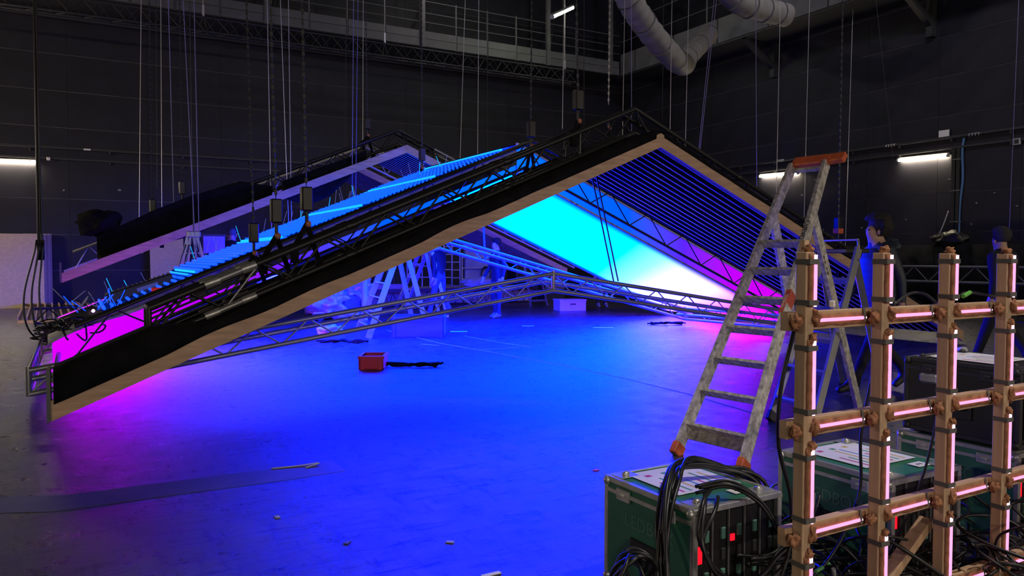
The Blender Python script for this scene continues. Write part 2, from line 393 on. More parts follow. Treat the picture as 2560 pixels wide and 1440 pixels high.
# fluorescent wall lamps
def tube_lamp(label, p, q, m, off, r=.035):
    p, q = Vector(p), Vector(q); c = (p + q) / 2
    t = thing('tube_lamp', label, 'lamp', c, 'fluorescent tube lamps')
    rod('tube', p, q, r, m, t, 10)
    d = (q - p).normalized()
    bar('housing', p - d * .06 + Vector(off), q + d * .06 + Vector(off), .09, .05, M_GREYSTEEL, t)
    for s, e in ((p, -1), (q, 1)):
        rod('end_cap', s, s + d * .06 * e, r * 1.15, M_GREYPL, t, 10)
a = on_v(-60, 401, VB - .10); b_ = on_v(92, 406, VB - .10)
tube_lamp('lit fluorescent tube lamp on back wall above the chipboard sheets', a, b_, M_LAMP, (0, .05, .05))
tube_lamp('lit fluorescent tube lamp on right wall, behind the orange ladder top', on_u(1900, 441, UR - .10), on_u(1993, 433, UR - .10), M_LAMP, (.05, 0, .05))
tube_lamp('lit fluorescent tube lamp on right wall beside the blue cable', on_u(2247, 401, UR - .10), on_u(2367, 389, UR - .10), M_LAMP, (.05, 0, .05))

# ---- gallery along the back wall
GV, GZ = 23.6, 8.33
g = thing('steel_gallery', 'dark steel gallery with railing high on the back wall', 'gallery', (8, GV, GZ))
span('walkway', (-4, GV, GZ), (UR - 1.6, VB - .02, GZ + .06), M_DARKSTEEL, g)
def gu(px, py): return on_v(px, py, GV).x
edges = [-4.0] + [gu(x, y) for x, y in ((210, 0), (325, 10), (437, 30), (550, 40), (666, 60), (773, 75), (868, 90), (962, 105), (1050, 122), (1140, 130), (1218, 145), (1290, 155), (1366, 165), (1440, 175))] + [UR - 1.62]
edges = sorted(edges)
for i in range(len(edges) - 1):
    span('fascia_panel', (edges[i] + .03, GV - .04, GZ + .02), (edges[i + 1] - .03, GV, GZ + .27), M_GREYSTEEL, g)
    span('fascia_panel', (edges[i] + .03, GV - .035, GZ + .285), (edges[i + 1] - .03, GV, GZ + .52), M_GREYSTEEL, g)
    span('post', (edges[i] - .02, GV - .02, GZ), (edges[i] + .02, GV + .02, GZ + 1.55), M_GREYSTEEL, g)
for z in (.82, 1.12, 1.5):
    rod('handrail', (-4, GV, GZ + z), (UR - 1.62, GV, GZ + z), .016, M_GREYSTEEL, g, 6)
for px in (666, 1055, 1368, 1524):
    u = gu(px, 100)
    span('column', (u - .07, GV - .12, GZ - .02), (u + .07, GV + .0, ZC), M_GREYSTEEL, g)
    bar('brace', (u + .02, GV - .02, GZ + .05), (u + .95, GV + .9, GZ + 2.4), .07, .07, M_DARKSTEEL, g)
# ---- gallery along the right wall
GU = UR - 1.55
g = thing('steel_gallery', 'grey panelled gallery edge high on the right wall under ducts', 'gallery', (GU, 16, 8.3))
span('walkway', (GU, 8, 8.28), (UR - .02, VB - 1.7, 8.36), M_DARKSTEEL, g)
v = 8.0
while v < VB - 1.9:
    v1 = min(v + 2.1, VB - 1.9)
    span('fascia_panel', (GU - .04, v + .03, 8.34), (GU, v1 - .03, 9.12), M_GREYSTEEL, g); v = v1
for px, py in ((1925, 165), (2318, 60)):
    p = on_u(px, py, UR - .3)
    bar('bracket', (GU + .1, p.y, 8.28), (UR - .04, p.y, 7.45), .16, .16, M_DARKSTEEL, g)
    span('bracket', (UR - .22, p.y - .09, 7.2), (UR - .03, p.y + .09, 8.28), M_DARKSTEEL, g)
for k in range(5):
    v = 10 + k * 3
    span('post', (GU - .02, v, 9.1), (GU + .02, v + .04, 10.3), M_GREYSTEEL, g)
for z in (9.6, 10.3):
    rod('handrail', (GU, 8, z), (GU, VB - 1.9, z), .016, M_GREYSTEEL, g, 6)
# lamp under the gallery roof, greenish
pa, pb = at_depth(1381, 42, 24.5), at_depth(1431, 19, 26.2)
tube_lamp('greenish lit tube lamp hanging under the ceiling above gallery', pa, pb, M_LAMPG, (0, 0, .08), .06)
rod('lamp_suspension', (pa + pb) / 2 + Vector((0, 0, .1)), Vector(((pa.x + pb.x) / 2, (pa.y + pb.y) / 2, ZC)), .012, M_DARKSTEEL)
bpy.data.objects['lamp_suspension'].name = 'lamp_rod'
tag(bpy.data.objects['lamp_rod'], 'thin dark rod holding the greenish tube lamp', 'rod')

# ---- flexible ventilation ducts
def duct(label, pts, rad, wr=.05):
    p = spline(pts, 16); n = len(p)
    rr = [rad * (1 + wr * math.sin(i * 1.7) * (.6 + .8 * noise.noise(Vector((i * .21, 0, 0))))) for i in range(n)]
    v, f = tube_data(p, rr, 20)
    t = thing('ventilation_duct', label, 'duct', p[0], 'ventilation ducts under the ceiling')
    mesh_obj('duct_skin', v, f, M_DUCT, t, True)
    for k in range(2, n - 2, 10):
        d = (p[k + 1] - p[k - 1]).normalized()
        rod('hoop', p[k] - d * .015, p[k] + d * .015, rad * 1.06, M_GREYSTEEL, t, 20)
duct('grey sagging fabric duct dipping between galleries, lit along one side',
     [at_depth(1545, -60, 16.0), at_depth(1585, 20, 16.5), at_depth(1650, 110, 17.5), at_depth(1705, 160, 19), at_depth(1722, 140, 21), at_depth(1775, 85, 24)], .27)
duct('dark blue-grey duct end poking down at top right', [at_depth(1790, -50, 17), at_depth(1850, 5, 17.5), at_depth(1910, 25, 18), at_depth(1965, 38, 18.4)], .27, .02)

# ---- long thin truss hanging before the gallery
TV = 21.6
p0, p1 = on_v(-60, 4, TV), on_v(1440, 203, TV)
z_ = (p0.z + p1.z) / 2; P0 = Vector((p0.x, TV, z_)); P1 = Vector((p1.x, TV, z_))
t = thing('hanging_truss', 'long thin grey truss hanging level in front of gallery', 'truss', P0)
truss_leg(t, P0, P1, [(0, 0, 0), (0, .29, 0), (0, .145, .40), (0, .0, .27)][:3], [(0, 2), (1, 2), (0, 1)], .026, .011, 54, M_DARKSTEEL, M_DARKSTEEL)
for px in (511, 966, 1418):
    u = on_v(px, 90, TV).x
    rod('wire', (u, TV + .145, z_ + .4), (u, TV + .145, ZC), .010, M_WIRE, t, 6)
    bar('hook', (u, TV + .145, z_ + .42), (u, TV + .145, z_ + .72), .05, .05, M_WIRE, t)
    for s in (-.12, .12):
        rod('sling', (u, TV + .145, z_ + .5), (u + s, TV + .145 + s, z_), .014, M_DARKSTEEL, t, 6)
# ---------------------------------------------------------------- the installation: an inverted V of slatted canopies with a light box between
RU, RZ, SL = RIDGE_U, CAM_H + (2.8595 - CAM_H) * K, .4177
HL, HR = 6.79 * K, 6.90 * K
V1, V2, DZ2 = 7.655 * K, 16.277 * K, .952 * K
def zr(u, dz=0.0): return RZ + dz - SL * abs(u - RU)
def slope_pt(s, v, off=0.0, dz=0.0):       # s: signed horizontal distance from ridge
    return Vector((RU + s, v, RZ + dz - SL * abs(s) + off))
def vbeam(name, v0, v1, z0, z1, m, parent, dz=0.0, s0=None, s1=None, bevel=True):
    """a chevron leg with vertical faces between v0..v1 and plane offsets z0..z1"""
    pts = []
    for s in (s0, s1):
        for (v, z) in ((v0, z0), (v1, z0), (v1, z1), (v0, z1)):
            pts.append(slope_pt(s, v, z, dz))
    return mesh_obj(name, pts, [(0, 1, 2, 3), (7, 6, 5, 4), (0, 4, 5, 1), (1, 5, 6, 2), (2, 6, 7, 3), (3, 7, 4, 0)], m, parent)
def canopy(label, v0, v1, dz, front_board, back_board, nsl=16, fascia=False):
    t = thing('slatted_canopy', label, 'canopy', slope_pt(0, v0, 0, dz), 'slatted timber canopies')
    for (sa, sb) in ((-HL, 0), (0, HR)):
        if front_board: vbeam('edge_board', v0, v0 + .05, -.05, .115, M_PINE, t, dz, sa, sb)
        if back_board: vbeam('edge_board', v1 - .05, v1, -.03, .09, M_PINE, t, dz, sa, sb)
        vbeam('backing_panel', v0 + .05, v1 - .05, .055, .075, M_BACKING, t, dz, sa + .02 * (sa < 0), sb - .02 * (sb > 0))
        for k in range(nsl):
            v = v0 + .05 + (v1 - v0 - .1) * (k + .5) / nsl
            vbeam('slat', v - .013, v + .013, .048, .055, M_SLAT, t, dz, sa, sb)
    return t
W1 = 2.597 * K
near = canopy('near slatted timber canopy with bare pine edge boards over the floor', V1, V1 + W1, 0, True, False)
# black cloth fascia on the near left leg, rising to the truss
def fascia():
    v = []; f = []; n = 60
    for i in range(n + 1):
        s = -HL + .02 + (HL - .1) * i / n
        w_ = max(0, min(1, (s + 6.0 * K) / .5)); top = .36 * (1 - w_) + .18 * w_ + .02 * noise.noise(Vector((s * .9, 1, 0)))
        low = .075 + .05 * max(0, noise.noise(Vector((s * 1.3, 7, 0))))
        for (z, y) in ((low, -.012), (low + (top - low) * .5, -.02 - .012 * noise.noise(Vector((s * 3, 3, 0)))), (top, .02), (top - .02, .50)):
            v.append(slope_pt(s, V1 + y, z))
    for i in range(n):
        for j in range(3):
            a = i * 4 + j; f.append((a, a + 4, a + 5, a + 1))
    o = mesh_obj('fascia_cloth', v, f, M_CLOTH, near, True); md = o.modifiers.new('thick', 'SOLIDIFY'); md.thickness = .006
    v = []; f = []; n = 40
    for i in range(n + 1):
        s = .05 + (HR - .3) * i / n
        top = .125 + .035 * noise.noise(Vector((s * 1.1, 5, 0)))
        for (z, y) in ((.085 - .02 * max(0, noise.noise(Vector((s * 1.7, 9, 0)))), -.006), (top, .0), (top, .45)):
            v.append(slope_pt(s, V1 + y, z))
    for i in range(n):
        for j in range(2):
            a = i * 3 + j; f.append((a, a + 1, a + 4, a + 3))
    o = mesh_obj('fascia_cloth', v, f, M_CLOTH, near, True); md = o.modifiers.new('thick', 'SOLIDIFY'); md.thickness = .006
fascia()
# end board closing the near left leg
vbeam('end_board', V1 - .02, V1 + .30, -.045, .36, M_GREYSTEEL, near, 0, -HL - .03, -HL)
far1 = canopy('far slatted canopy, its pine edge lit violet to blue', V2, V2 + 2.6 * K, DZ2, True, False)
far2 = canopy('rearmost slatted canopy with pale pine front board behind dark gap', V2 + 3.776 * K, V2 + 6.3 * K, DZ2, True, False)
vbeam('end_board', V2 - .02, V2 + .25, -.03, .30, M_GREYSTEEL, far1, DZ2, -HL - .03, -HL)

TE = 5.97 * K
# ---- main box trusses on top of the canopies
def main_truss(label, v, dz, brk_l, brk_r):
    t = thing('box_truss', label, 'truss', slope_pt(0, v, .3, dz), 'black box trusses over the canopies')
    y0, y1, z0, z1 = .534 * K, .874 * K, .2057 * K, .525 * K
    offs = [(0, y0, z0), (0, y0, z1), (0, y1, z1), (0, y1, z0)]
    pairs = [(0, 1), (1, 2), (3, 2), (0, 3)]
    for s, brk in ((-TE, brk_l), (TE, brk_r)):
        truss_leg(t, slope_pt(s, v, 0, dz), slope_pt(0, v, 0, dz), offs, pairs, .032, .012, 17, M_BLACKTUBE, M_BLACKTUBE, brk)
        for k in range(4):           # end frame and ridge frame
            for ss in (s, s * .15):
                a = slope_pt(ss, v, 0, dz)
                rod('frame_tube', a + Vector(offs[k]), a + Vector(offs[(k + 1) % 4]), .022, M_BLACKTUBE, t)
        for f in (.33, .66):         # sleeve couplers
            for o in offs:
                c = slope_pt(s * f, v, 0, dz) + Vector(o); d = (slope_pt(0, v, 0, dz) - slope_pt(s, v, 0, dz)).normalized()
                rod('coupler', c - d * .06, c + d * .06, .040, M_BLACKTUBE, t)
    # closed end plate with inner ribs
    return t
uA, uB = on_v(530, 690, V1 + .534 * K).x - RU, on_v(622, 650, V1 + .534 * K).x - RU
f0, f1 = (uA + TE) / TE, (uB + TE) / TE
tr1 = main_truss('near black box truss above the canopy with one bare aluminium section', V1, 0, [(0, f0, M_BLACKTUBE), (f0, f1, M_ALU), (f1, 1, M_BLACKTUBE)], None)
for y in (.534 * K, .874 * K):
    for z in (.2057 * K, .525 * K):
        for s in (uA, uB):
            c = slope_pt(s, V1 + y, z); d = Vector((1, 0, SL)).normalized()
            rod('coupler', c - d * .07, c + d * .07, .043, M_CASEALU, tr1)
# crossbars inside the near end of the truss
for k in range(7):
    z = .22 + k * .045
    rod('cross_tube', slope_pt(-TE + .02, V1 + .52, z - .02), slope_pt(-TE + .95, V1 + .52 + .02 * k, z - .02), .011, M_BLACKTUBE, tr1, 6)
for k in range(6):
    y = .56 + k * .055
    rod('cross_tube', slope_pt(-TE + .03, V1 + y - .05, .475), slope_pt(-TE + .7, V1 + y - .05, .475), .012, M_BLACKTUBE, tr1, 6)
uA2, uB2 = on_v(462, 525, V2 + .534 * K).x - RU, on_v(555, 490, V2 + .534 * K).x - RU
f0, f1 = (uA2 + TE) / TE, (uB2 + TE) / TE
tr2 = main_truss('far black box truss with aluminium pieces, lit blue from below', V2, DZ2, [(0, f0, M_BLACKTUBE), (f0, f1, M_ALU), (f1, 1, M_BLACKTUBE)], [(0, .45, M_BLACKTUBE), (.45, .85, M_ALU), (.85, 1, M_BLACKTUBE)])
# inner trusses carrying the light box and the far gap
def flat_truss(label, v, dz, zlo, zhi, m, n=18):
    t = thing('edge_truss', label, 'truss', slope_pt(0, v, .2, dz), 'inner trusses beside the light box')
    for s in (-6.6 * K, 6.6 * K):
        truss_leg(t, slope_pt(s, v, 0, dz), slope_pt(0, v, 0, dz), [(0, 0, zlo), (0, 0, zhi), (0, -.25, zhi)], [(0, 1), (1, 2)], .024, .011, n, m, m)
flat_truss('dark edge truss silhouetted against the glowing side of light box', V1 + 3.727 * K - .30, 0, .03, .40, M_BLACKTUBE, 15)
flat_truss('dark truss in the gap between the two far canopies', V2 + 2.95 * K, DZ2, .02, .42, M_ALUWORN, 22)

# ---- the light box
LV0, LV1 = V1 + 3.727 * K, V1 + 7.697 * K
lb = thing('light_box', 'folded light box glowing cyan, white and magenta between the canopies', 'light box', slope_pt(0, LV0, 0))
for (sa, sb) in ((-6.85 * K, -.01), (.01, 6.85 * K)):
    n = 24; v = []; f = []
    for i in range(n + 1):
        s = sa + (sb - sa) * i / n
        for y, z in ((LV0, 0), (LV1, 0)): v.append(slope_pt(s, y, z))
    for i in range(n): f.append((i * 2, i * 2 + 1, i * 2 + 3, i * 2 + 2))
    mesh_obj('diffuser', v, f, SCREEN, lb)
    hs = .30 if sa < -1 else .42
    for y in (LV0 - .012, LV1 + .012):
        v = []; f = []
        for i in range(n + 1):
            s = sa + (sb - sa) * i / n; w_ = .02 * noise.noise(Vector((s * 2, y, 0)))
            for z in (.012, hs * .35, hs * .67, hs): v.append(slope_pt(s, y + (w_ if .05 < z < .29 else 0), z))
        for i in range(n):
            for j in range(3):
                a = i * 4 + j; f.append((a, a + 4, a + 5, a + 1))
        mesh_obj('side_fabric', v, f, SIDE if y < LV1 else SIDEFAR, lb, True)
        vbeam('edge_rail', y - .02, y + .02, -.02, .012, M_ALU, lb, 0, sa, sb)
        vbeam('top_hem', y - .03, y + .03, hs, hs + .03, M_WHITEFAB, lb, 0, sa, sb)
    if sa < -1: vbeam('side_batten', LV0 - .045, LV0 - .015, .10, .19, M_BLACK, lb, 0, -4.8, sb)
    vbeam('blackout_sheet', LV0 + .05, LV1 - .05, hs, hs + .015, M_CLOTH, lb, 0, sa, sb)
    e = sa if sa < -1 else sb
    vbeam('end_fabric', LV0, LV1, .0, hs, M_WHITEFAB, lb, 0, e - .01, e + .01)
# lifted cloth corner at the low left end
v = []; f = []
for i in range(13):
    q = i / 12; s = -6.9 * K + 1.9 * q
    for z, y in ((.27 + .03 * math.sin(q * 9), -.04), (.33 + .04 * math.sin(q * 7 + 1), -.02 + .03 * math.sin(q * 11)), (.37, .18)):
        v.append(slope_pt(s, LV0 + y, z))
for i in range(12):
    for j in range(2):
        a = i * 3 + j; f.append((a, a + 1, a + 4, a + 3))
o = mesh_obj('loose_hem', v, f, M_WHITEFAB, lb, True); o.modifiers.new('thick', 'SOLIDIFY').thickness = .008
# LED panels stepped up the left slope, seen from behind
M_LEDBACK = emission('led_back_leak', (.0, .012, .20), .8)
M_RIBGLOW = mat('blue_leak_glow', (.05, .08, .5), .5, emit=(.0, .06, 1.0), estr=1.8)  # leaking LED light put in as emission on ribs, cords and wire ends
M_NODE = mat('blue_led_node', (.05, .08, .5), .5, emit=(.0, .05, 1.0), estr=3.2)
M_TUBEGLOW = mat('cyan_led_glow', (.05, .3, .6), .4, emit=(.0, .42, 1.0), estr=1.3)
for k in range(5):
    sa = (-6.3 + k * 1.24) * K; sb = sa + 1.22 * K; sm = (sa + sb) / 2
    pn = thing('led_panel', 'x', 'x', slope_pt(sm, LV0 + .3, .5)); 
    for key in ('label', 'category'): del pn[key]
    pn.parent = lb; pn.location = slope_pt(sm, LV0 + .3, .5) - Vector(lb.location)
    def P(s, v, dz=0.0): return Vector((RU + s, v, zr(RU + sm) + .37 + (s - sm) * .40 + dz))
    v0, v1 = LV0 + .35 - .05 * k, LV1 - .1 - (.9 if k == 0 else .15)
    c = [P(sa, v0), P(sb, v0), P(sb, v1), P(sa, v1)]
    mesh_obj('panel_sheet', c + [x + Vector((0, 0, -.03)) for x in c], [(0, 1, 2, 3), (7, 6, 5, 4), (0, 4, 5, 1), (1, 5, 6, 2), (2, 6, 7, 3), (3, 7, 4, 0)], M_LEDBACK, pn)
    if k < 2:
        for i in range(13):
            s = sa + .05 + i * .092
            A = P(s, v0 + .02, .025); B = P(s, v1 - .02, .025)
            rod('led_rib', A, B, .021, M_RIBGLOW, pn, 6)
    else:
        vv = []; ff = []
        nx, ny = 16, 46
        for i in range(nx):
            for j in range(ny):
                c0 = P(sa + .04 + (sb - sa - .08) * (i + .5 * (j % 2)) / nx, v0 + (v1 - v0) * (j + .5) / ny, .03 + .012 * random.random()); r = .017 + .006 * random.random()
                b0 = len(vv); vv += [c0 + Vector(d) * r for d in ((1, 0, 0), (0, 1, 0), (-1, 0, 0), (0, -1, 0), (0, 0, 1), (0, 0, -1))]
                ff += [tuple(b0 + q for q in tri) for tri in ((0, 1, 4), (1, 2, 4), (2, 3, 4), (3, 0, 4), (1, 0, 5), (2, 1, 5), (3, 2, 5), (0, 3, 5))]
        o = mesh_obj('led_node_net', vv, ff, M_NODE, pn); o['kind'] = 'stuff'
        # net strands
        for i in range(0, 7):
            s = sa + .04 + i * .19
            rod('net_cord', P(s, v0, .05), P(s, v1, .05), .006, M_RIBGLOW, pn, 5)
    rod('led_bar', P(sb - .01, v0 + .1, .05), P(sb - .01, v1 - .1, .05), .018, M_TUBEGLOW, pn, 8)
    rod('led_bar', P(sb - .09, v0 + .1, .05), P(sb - .09, v1 - .1, .05), .010, M_TUBEGLOW, pn, 8)
    for i in range(8 if k else 5):
        s = random.uniform(sa + .1, sb - .02); y = random.choice([v1 - .1, v1 - .2, random.uniform(v0 + 1.5, v1)])
        a = P(s, y, .04); d = Vector((random.uniform(-.5, .5), random.uniform(-.4, .4), 1)).normalized() * random.uniform(.15, .30)
        rod('cable_tie', a, a + d, .0045, M_WHITEFAB if i % 4 else M_TUBEGLOW, pn, 5)  # every fourth tie glows, LED light on it put in as emission
# cable tangle, ballast and pixel controller at the low left end of the light box
pw = thing('power_pack', 'black ribbed power pack lying on the low end of light box', 'power pack', slope_pt(-5.2, LV0 + .9, .55))
c0 = slope_pt(-5.3, LV0 + .95, .44); d0 = Vector((1, 0, SL * .8)).normalized()
bar('housing', c0 - d0 * .42, c0 + d0 * .42, .34, .14, M_BLACK, pw, (0, 0, 1), .01)
for i in range(14):
    a = c0 + d0 * (-.38 + i * .058) + Vector((0, 0, .075)); bar('cooling_fin', a + Vector((0, -.15, 0)), a + Vector((0, .15, 0)), .02, .03, M_BLACK, pw)
bar('rating_plate', c0 + d0 * -.05 + Vector((0, -.178, 0)), c0 + d0 * .22 + Vector((0, -.178, 0)), .004, .05, M_GREYPL, pw)
px_ = slope_pt(-5.85, LV0 + .35, .40)
cn = thing('pixel_controller', 'small controller with one bright violet light among tangled wires', 'controller', px_)
box('housing', px_, (.16, .12, .07), M_BLACK, cn, .005)
blob('status_light', px_ + Vector((-.02, -.075, .03)), (.022, .022, .022), M_PIXEL, cn, 0, 1, 1)
for i in range(26):
    a = px_ + Vector((random.uniform(-.3, .3), random.uniform(-.05, .3), random.uniform(-.02, .12)))
    d = Vector((random.uniform(-.6, .6), random.uniform(-.4, .4), random.uniform(.0, .8))).normalized() * random.uniform(.12, .3)
    rod('wire_end', a, a + d, .006, (M_WHITEFAB, M_RIBGLOW, M_BLACK)[i % 3], cn, 5)
vv, ff = [], []
for i in range(26):
    a = slope_pt(-6.2, LV0 + .15, .33) + Vector((random.uniform(-.15, .25), random.uniform(-.1, .4), 0))
    pts = [a + Vector((random.uniform(-.28, .42), random.uniform(-.2, .35), random.uniform(-.08, .16))) for _ in range(6)]
    tube_data(spline(pts, 5), .011, 5, vv, ff)
o = mesh_obj('cable_tangle', vv, ff, M_RUBBER, None, True, slope_pt(-6.2, LV0 + .2, .35)); tag(o, 'tangle of black cables on low left end of light box', 'cables', None, 'stuff')
rl = slope_pt(-5.1, LV0 + .35, .36)
o = box('red_indicator', rl, (.22, .12, .05), mat('dark_red_lens', (.3, .01, .012), .3, emit=(1, .02, .02), estr=.25), None, .01); tag(o, 'dim red indicator block by the power pack', 'indicator')

# ---- silver truss ring under the light box
sv = [Vector(plan(.57 * K, 10.56 * K)), Vector(plan(-1.32 * K, 13.86 * K))]
NU, NV, FU, FV = sv[0].x, sv[0].y, sv[1].x, sv[1].y
ring = thing('truss_ring', 'bare aluminium truss ring folded over a ridge, hung just above the floor', 'truss', (NU, NV, 0))
H0 = CAM_H + (.035 - CAM_H) * K
def tri_leg(P, Q, side, n, flip=0, top=.235 * K):
    offs = [(0, 0, 0), (0, 0, top), (side[0] * .2, side[1] * .2, top * .5)]
    truss_leg(ring, P, Q, offs, [(0, 1)], .027, .010, n, M_ALU, M_ALU, None, flip)
L_ = Vector((NU - 6.15 * K, NV, H0)); N_ = Vector((NU, NV, CAM_H + (.93 - CAM_H) * K)); R_ = Vector((NU + 6.15 * K, NV, H0))
L2 = Vector((FU - 6.15 * K, FV, H0)); F_ = Vector((FU, FV, CAM_H + (1.55 - CAM_H) * K)); R2 = Vector((FU + 5.9 * K, FV, H0))
inn = (0, 1, 0)
tri_leg(L_, N_, inn, 20); tri_leg(N_, R_, inn, 20, 1); tri_leg(L2, F_, (0, -1, 0), 20); tri_leg(F_, R2, (0, -1, 0), 20, 1)
tri_leg(L_, L2, (1, 0, 0), 12); tri_leg(R_, R2, (-1, 0, 0), 12)
for q in (L_, N_, R_, L2, F_, R2):
    rod('corner_tube', q - Vector((0, 0, .02)), q + Vector((0, 0, .255)), .026, M_ALU, ring)
# pair of black steel ropes holding the ring
for dx in (0, .06):
    p = on_v(1534 + dx * 190, 703, NV); q = on_v(1524 + dx * 190, 480, NV)
    o = rod('steel_rope', (p.x, NV, p.z), (q.x, NV + .4, q.z + .25), .010, M_BLACK); tag(o, ('left' if dx == 0 else 'right') + ' one of two black ropes holding the aluminium truss ring', 'rope', 'black ropes holding the truss ring')
p = on_v(1213, 650, FV)
o = bar('sling_strap', (p.x, FV, p.z), (p.x + .02, FV + .1, p.z + .62), .02, .05, M_BLUEPL, None); tag(o, 'blue strap hanging down to far side of truss ring', 'strap')
# black drape slung under the far truss
def drape(label, s0, s1, v, dz, top, bot, n=40, seed=0):
    vv = []; ff = []
    for i in range(n + 1):
        q = i / n; s = s0 + (s1 - s0) * q
        zt = top(q) + .03 * noise.noise(Vector((s * 2, seed, 0))); zb = bot(q)
        for j in range(6):
            e = j / 5
            y = .12 * math.sin(e * math.pi) * (.5 + noise.noise(Vector((s * 1.5, e * 2, seed)))) - .05
            vv.append(slope_pt(s, v + y, zt + (zb - zt) * e, dz))
    for i in range(n):
        for j in range(5):
            a = i * 6 + j; ff.append((a, a + 1, a + 7, a + 6))
    o = mesh_obj('black_drape', vv, ff, M_CLOTH, None, True, slope_pt((s0 + s1) / 2, v, .2, dz)); o.modifiers.new('thick', 'SOLIDIFY').thickness = .008
    return tag(o, label, 'drape', 'black cloth drapes')
drape('black cloth slung under the low end of the far truss', -6.2 * K, -2.9 * K, V2 + .4, DZ2, lambda q: .52 + .12 * math.sin(q * 3.1) - .25 * (q > .8) * (q - .8) * 5, lambda q: -.02 + .07 * math.sin(q * 9), 44, 1)
drape('black cloth hanging in a curved bag below the far canopy edge', -2.75 * K, -.9 * K, V2 + .2, DZ2, lambda q: .30, lambda q: -.02 - .33 * math.sin(min(1, q * 1.15) * math.pi), 30, 2)
b0 = slope_pt(-6.15 * K, V2 + .5, .75, DZ2)
o = blob('cloth_bundle', b0, (.36, .2, .24), M_CLOTH, None, .5, 2.2, 3, 3); tag(o, 'bundled black cloth at low end of the far truss', 'cloth')
# ---------------------------------------------------------------- wires, chains and hoists from the grid
def hang(px0, py0, px1, py1, V):
    b = on_v(px1, py1, V); a = on_v(px0, py0, V)
    d = (a - b); a2 = b + d * ((ZC - .02 - b.z) / d.z)
    return a2, b
WIRES = [ # x at top, x and y at bottom, depth along the hall, material
    (353, 348, 560, 19, 0), (390, 393, 470, 20, 1), (402, 405, 540, 19, 0), (421, 435, 528, 17.1, 2), (458, 490, 650, 14.2, 2),
    (485, 499, 640, 14.0, 2), (668, 680, 640, 15.6, 0), (701, 722, 575, 15.2, 0), (721, 729, 570, 15.2, 0), (884, 880, 500, 15, 2), (895, 889, 505, 15, 2),
    (866, 862, 470, 20, 1), (908, 907, 372, 17.1, 0), (1054, 1055, 392, 15.5, 2), (1163, 1150, 405, 19, 0), (1197, 1194, 408, 18.5, 0), (1218, 1219, 400, 20, 1),
    (1410, 1406, 322, 9.0, 0), (1460, 1460, 335, 12.5, 1), (1562, 1556, 362, 10.6, 0), (1578, 1579, 345, 10.6, 2), (1659, 1656, 300, 20, 1),
    (1680, 1675, 328, 8.4, 0), (1722, 1713, 378, 9.5, 0), (1785, 1747, 372, 9.0, 2), (1791, 1750, 374, 9.0, 2), (1889, 1892, 470, 8.6, 2), (1951, 1940, 520, 11, 0),
    (2024, 2008, 622, 10.5, 0), (2133, 2113, 622, 14, 0), (2190, 2243, 492, 10.2, 1), (2547, 2522, 600, 7.6, 2)]
M_WIREB = mat('violet_lit_wire', (.22, .20, .42), .45)  # violet of the LED spill painted into the wire colour
WM = [M_WIRE, M_DARKSTEEL, M_WIREB]
WN = ['pale steel', 'thin dark', 'violet-lit']
WIRES.sort(key=lambda w_: w_[0])
cnt = [0, 0, 0]
for (x0, x1, y1, V, k) in WIRES:
    a, b = hang(x0, 0, x1, y1, V)
    o = rod('hanging_wire', b, a, (.0055 if k != 1 else .0045) * (V / 14 + .25), WM[k], None, 6)
    tag(o, WN[k] + ' wire hanging from the ceiling, ' + ORD[cnt[k]] + ' of its kind from the left', 'wire', 'wires hanging from the ceiling'); cnt[k] += 1
HOISTS = [ # x top, x body, y body top, V, sling half width along slope, target offset over canopy plane, where
    (676, 690, 500, V1 + .87 * K, 'left of two hoists slung on near truss, bare section below'),
    (755, 766, 470, V1 + .70 * K, 'right of two neighbouring hoists slung on the near truss'),
    (1441, 1445, 228, V1 + .70 * K, 'hoist holding the near truss close to its ridge'),
    (616, 634, 560, V1 + 3.0 * K, 'hoist dropping onto LED net left of the near truss slings'),
    (1329, 1327, 305, V1 + 3.0 * K, 'hoist right of the blue strip near top of light box'),
    (449, 455, 455, V2 + .7 * K, 'hoist with blue-lit sling on low half of far truss'),
    (914, 919, 296, V2 + .7 * K, 'hoist holding the far truss left of its ridge'),
    (1054, 1055, 372, V1 + 7.0 * K, 'hoist above the glowing top of light box before far canopy'),
    (373, 381, 500, V2 + .9 * K, 'dark hoist at low end of far truss, above black drape'),
    (2107, 2096, 545, V1 + .7 * K, 'hoist with orange block on the right leg of near truss'),
    (1525, 1521, 262, V1 + 3.0 * K, 'pale chain and hook behind the near truss ridge')]
for (x0, x1, y1, V, lab) in HOISTS:
    a, b = hang(x0, 0, x1, y1, V)
    far = V > 14 and V > V2 - .1
    dz = DZ2 if far else 0
    t = thing('chain_hoist', 'black ' + lab if not lab.startswith('pale') else lab, 'hoist', b, 'chain hoists')
    chain('chain', b, a, M_CHAIN if 'pale' in lab else M_DARKSTEEL, t, .052, .014)
    if 'pale' not in lab: box('body', b + Vector((0, 0, -.11)), (.11, .10, .24), M_BLACK, t, .012)
    if 'orange' in lab: box('band', b + Vector((0, 0, -.2)), (.116, .106, .08), M_ORANGE, t, .006)
    rod('hook', b + Vector((0, 0, -.22)), b + Vector((0, 0, -.36)), .018, M_DARKSTEEL, t)
    blob('shackle', b + Vector((.01, -.02, -.36)), (.035, .035, .04), mat('red_brown_shackle', (.45, .17, .12), .4), t, .1, 2, 1)
    s = b.x - RU
    ground = slope_pt(s, V, 0, dz).z
    top = b.z - .38
    for e in (-.16, .16):
        q = slope_pt(s + e, V + e * .9, .50, dz)
        if q.z > top - .1: q.z = top - .35
        bar('sling', (b.x, V, top + .02), q, .05, .012, M_CLOTH, t, (0, 1, 0))
        if top - q.z < 1.2: bar('sling_wrap', q + Vector((0, 0, .03)), q + Vector((0, 0, -.16)), .07, .06, M_CLOTH, t, (0, 1, 0))
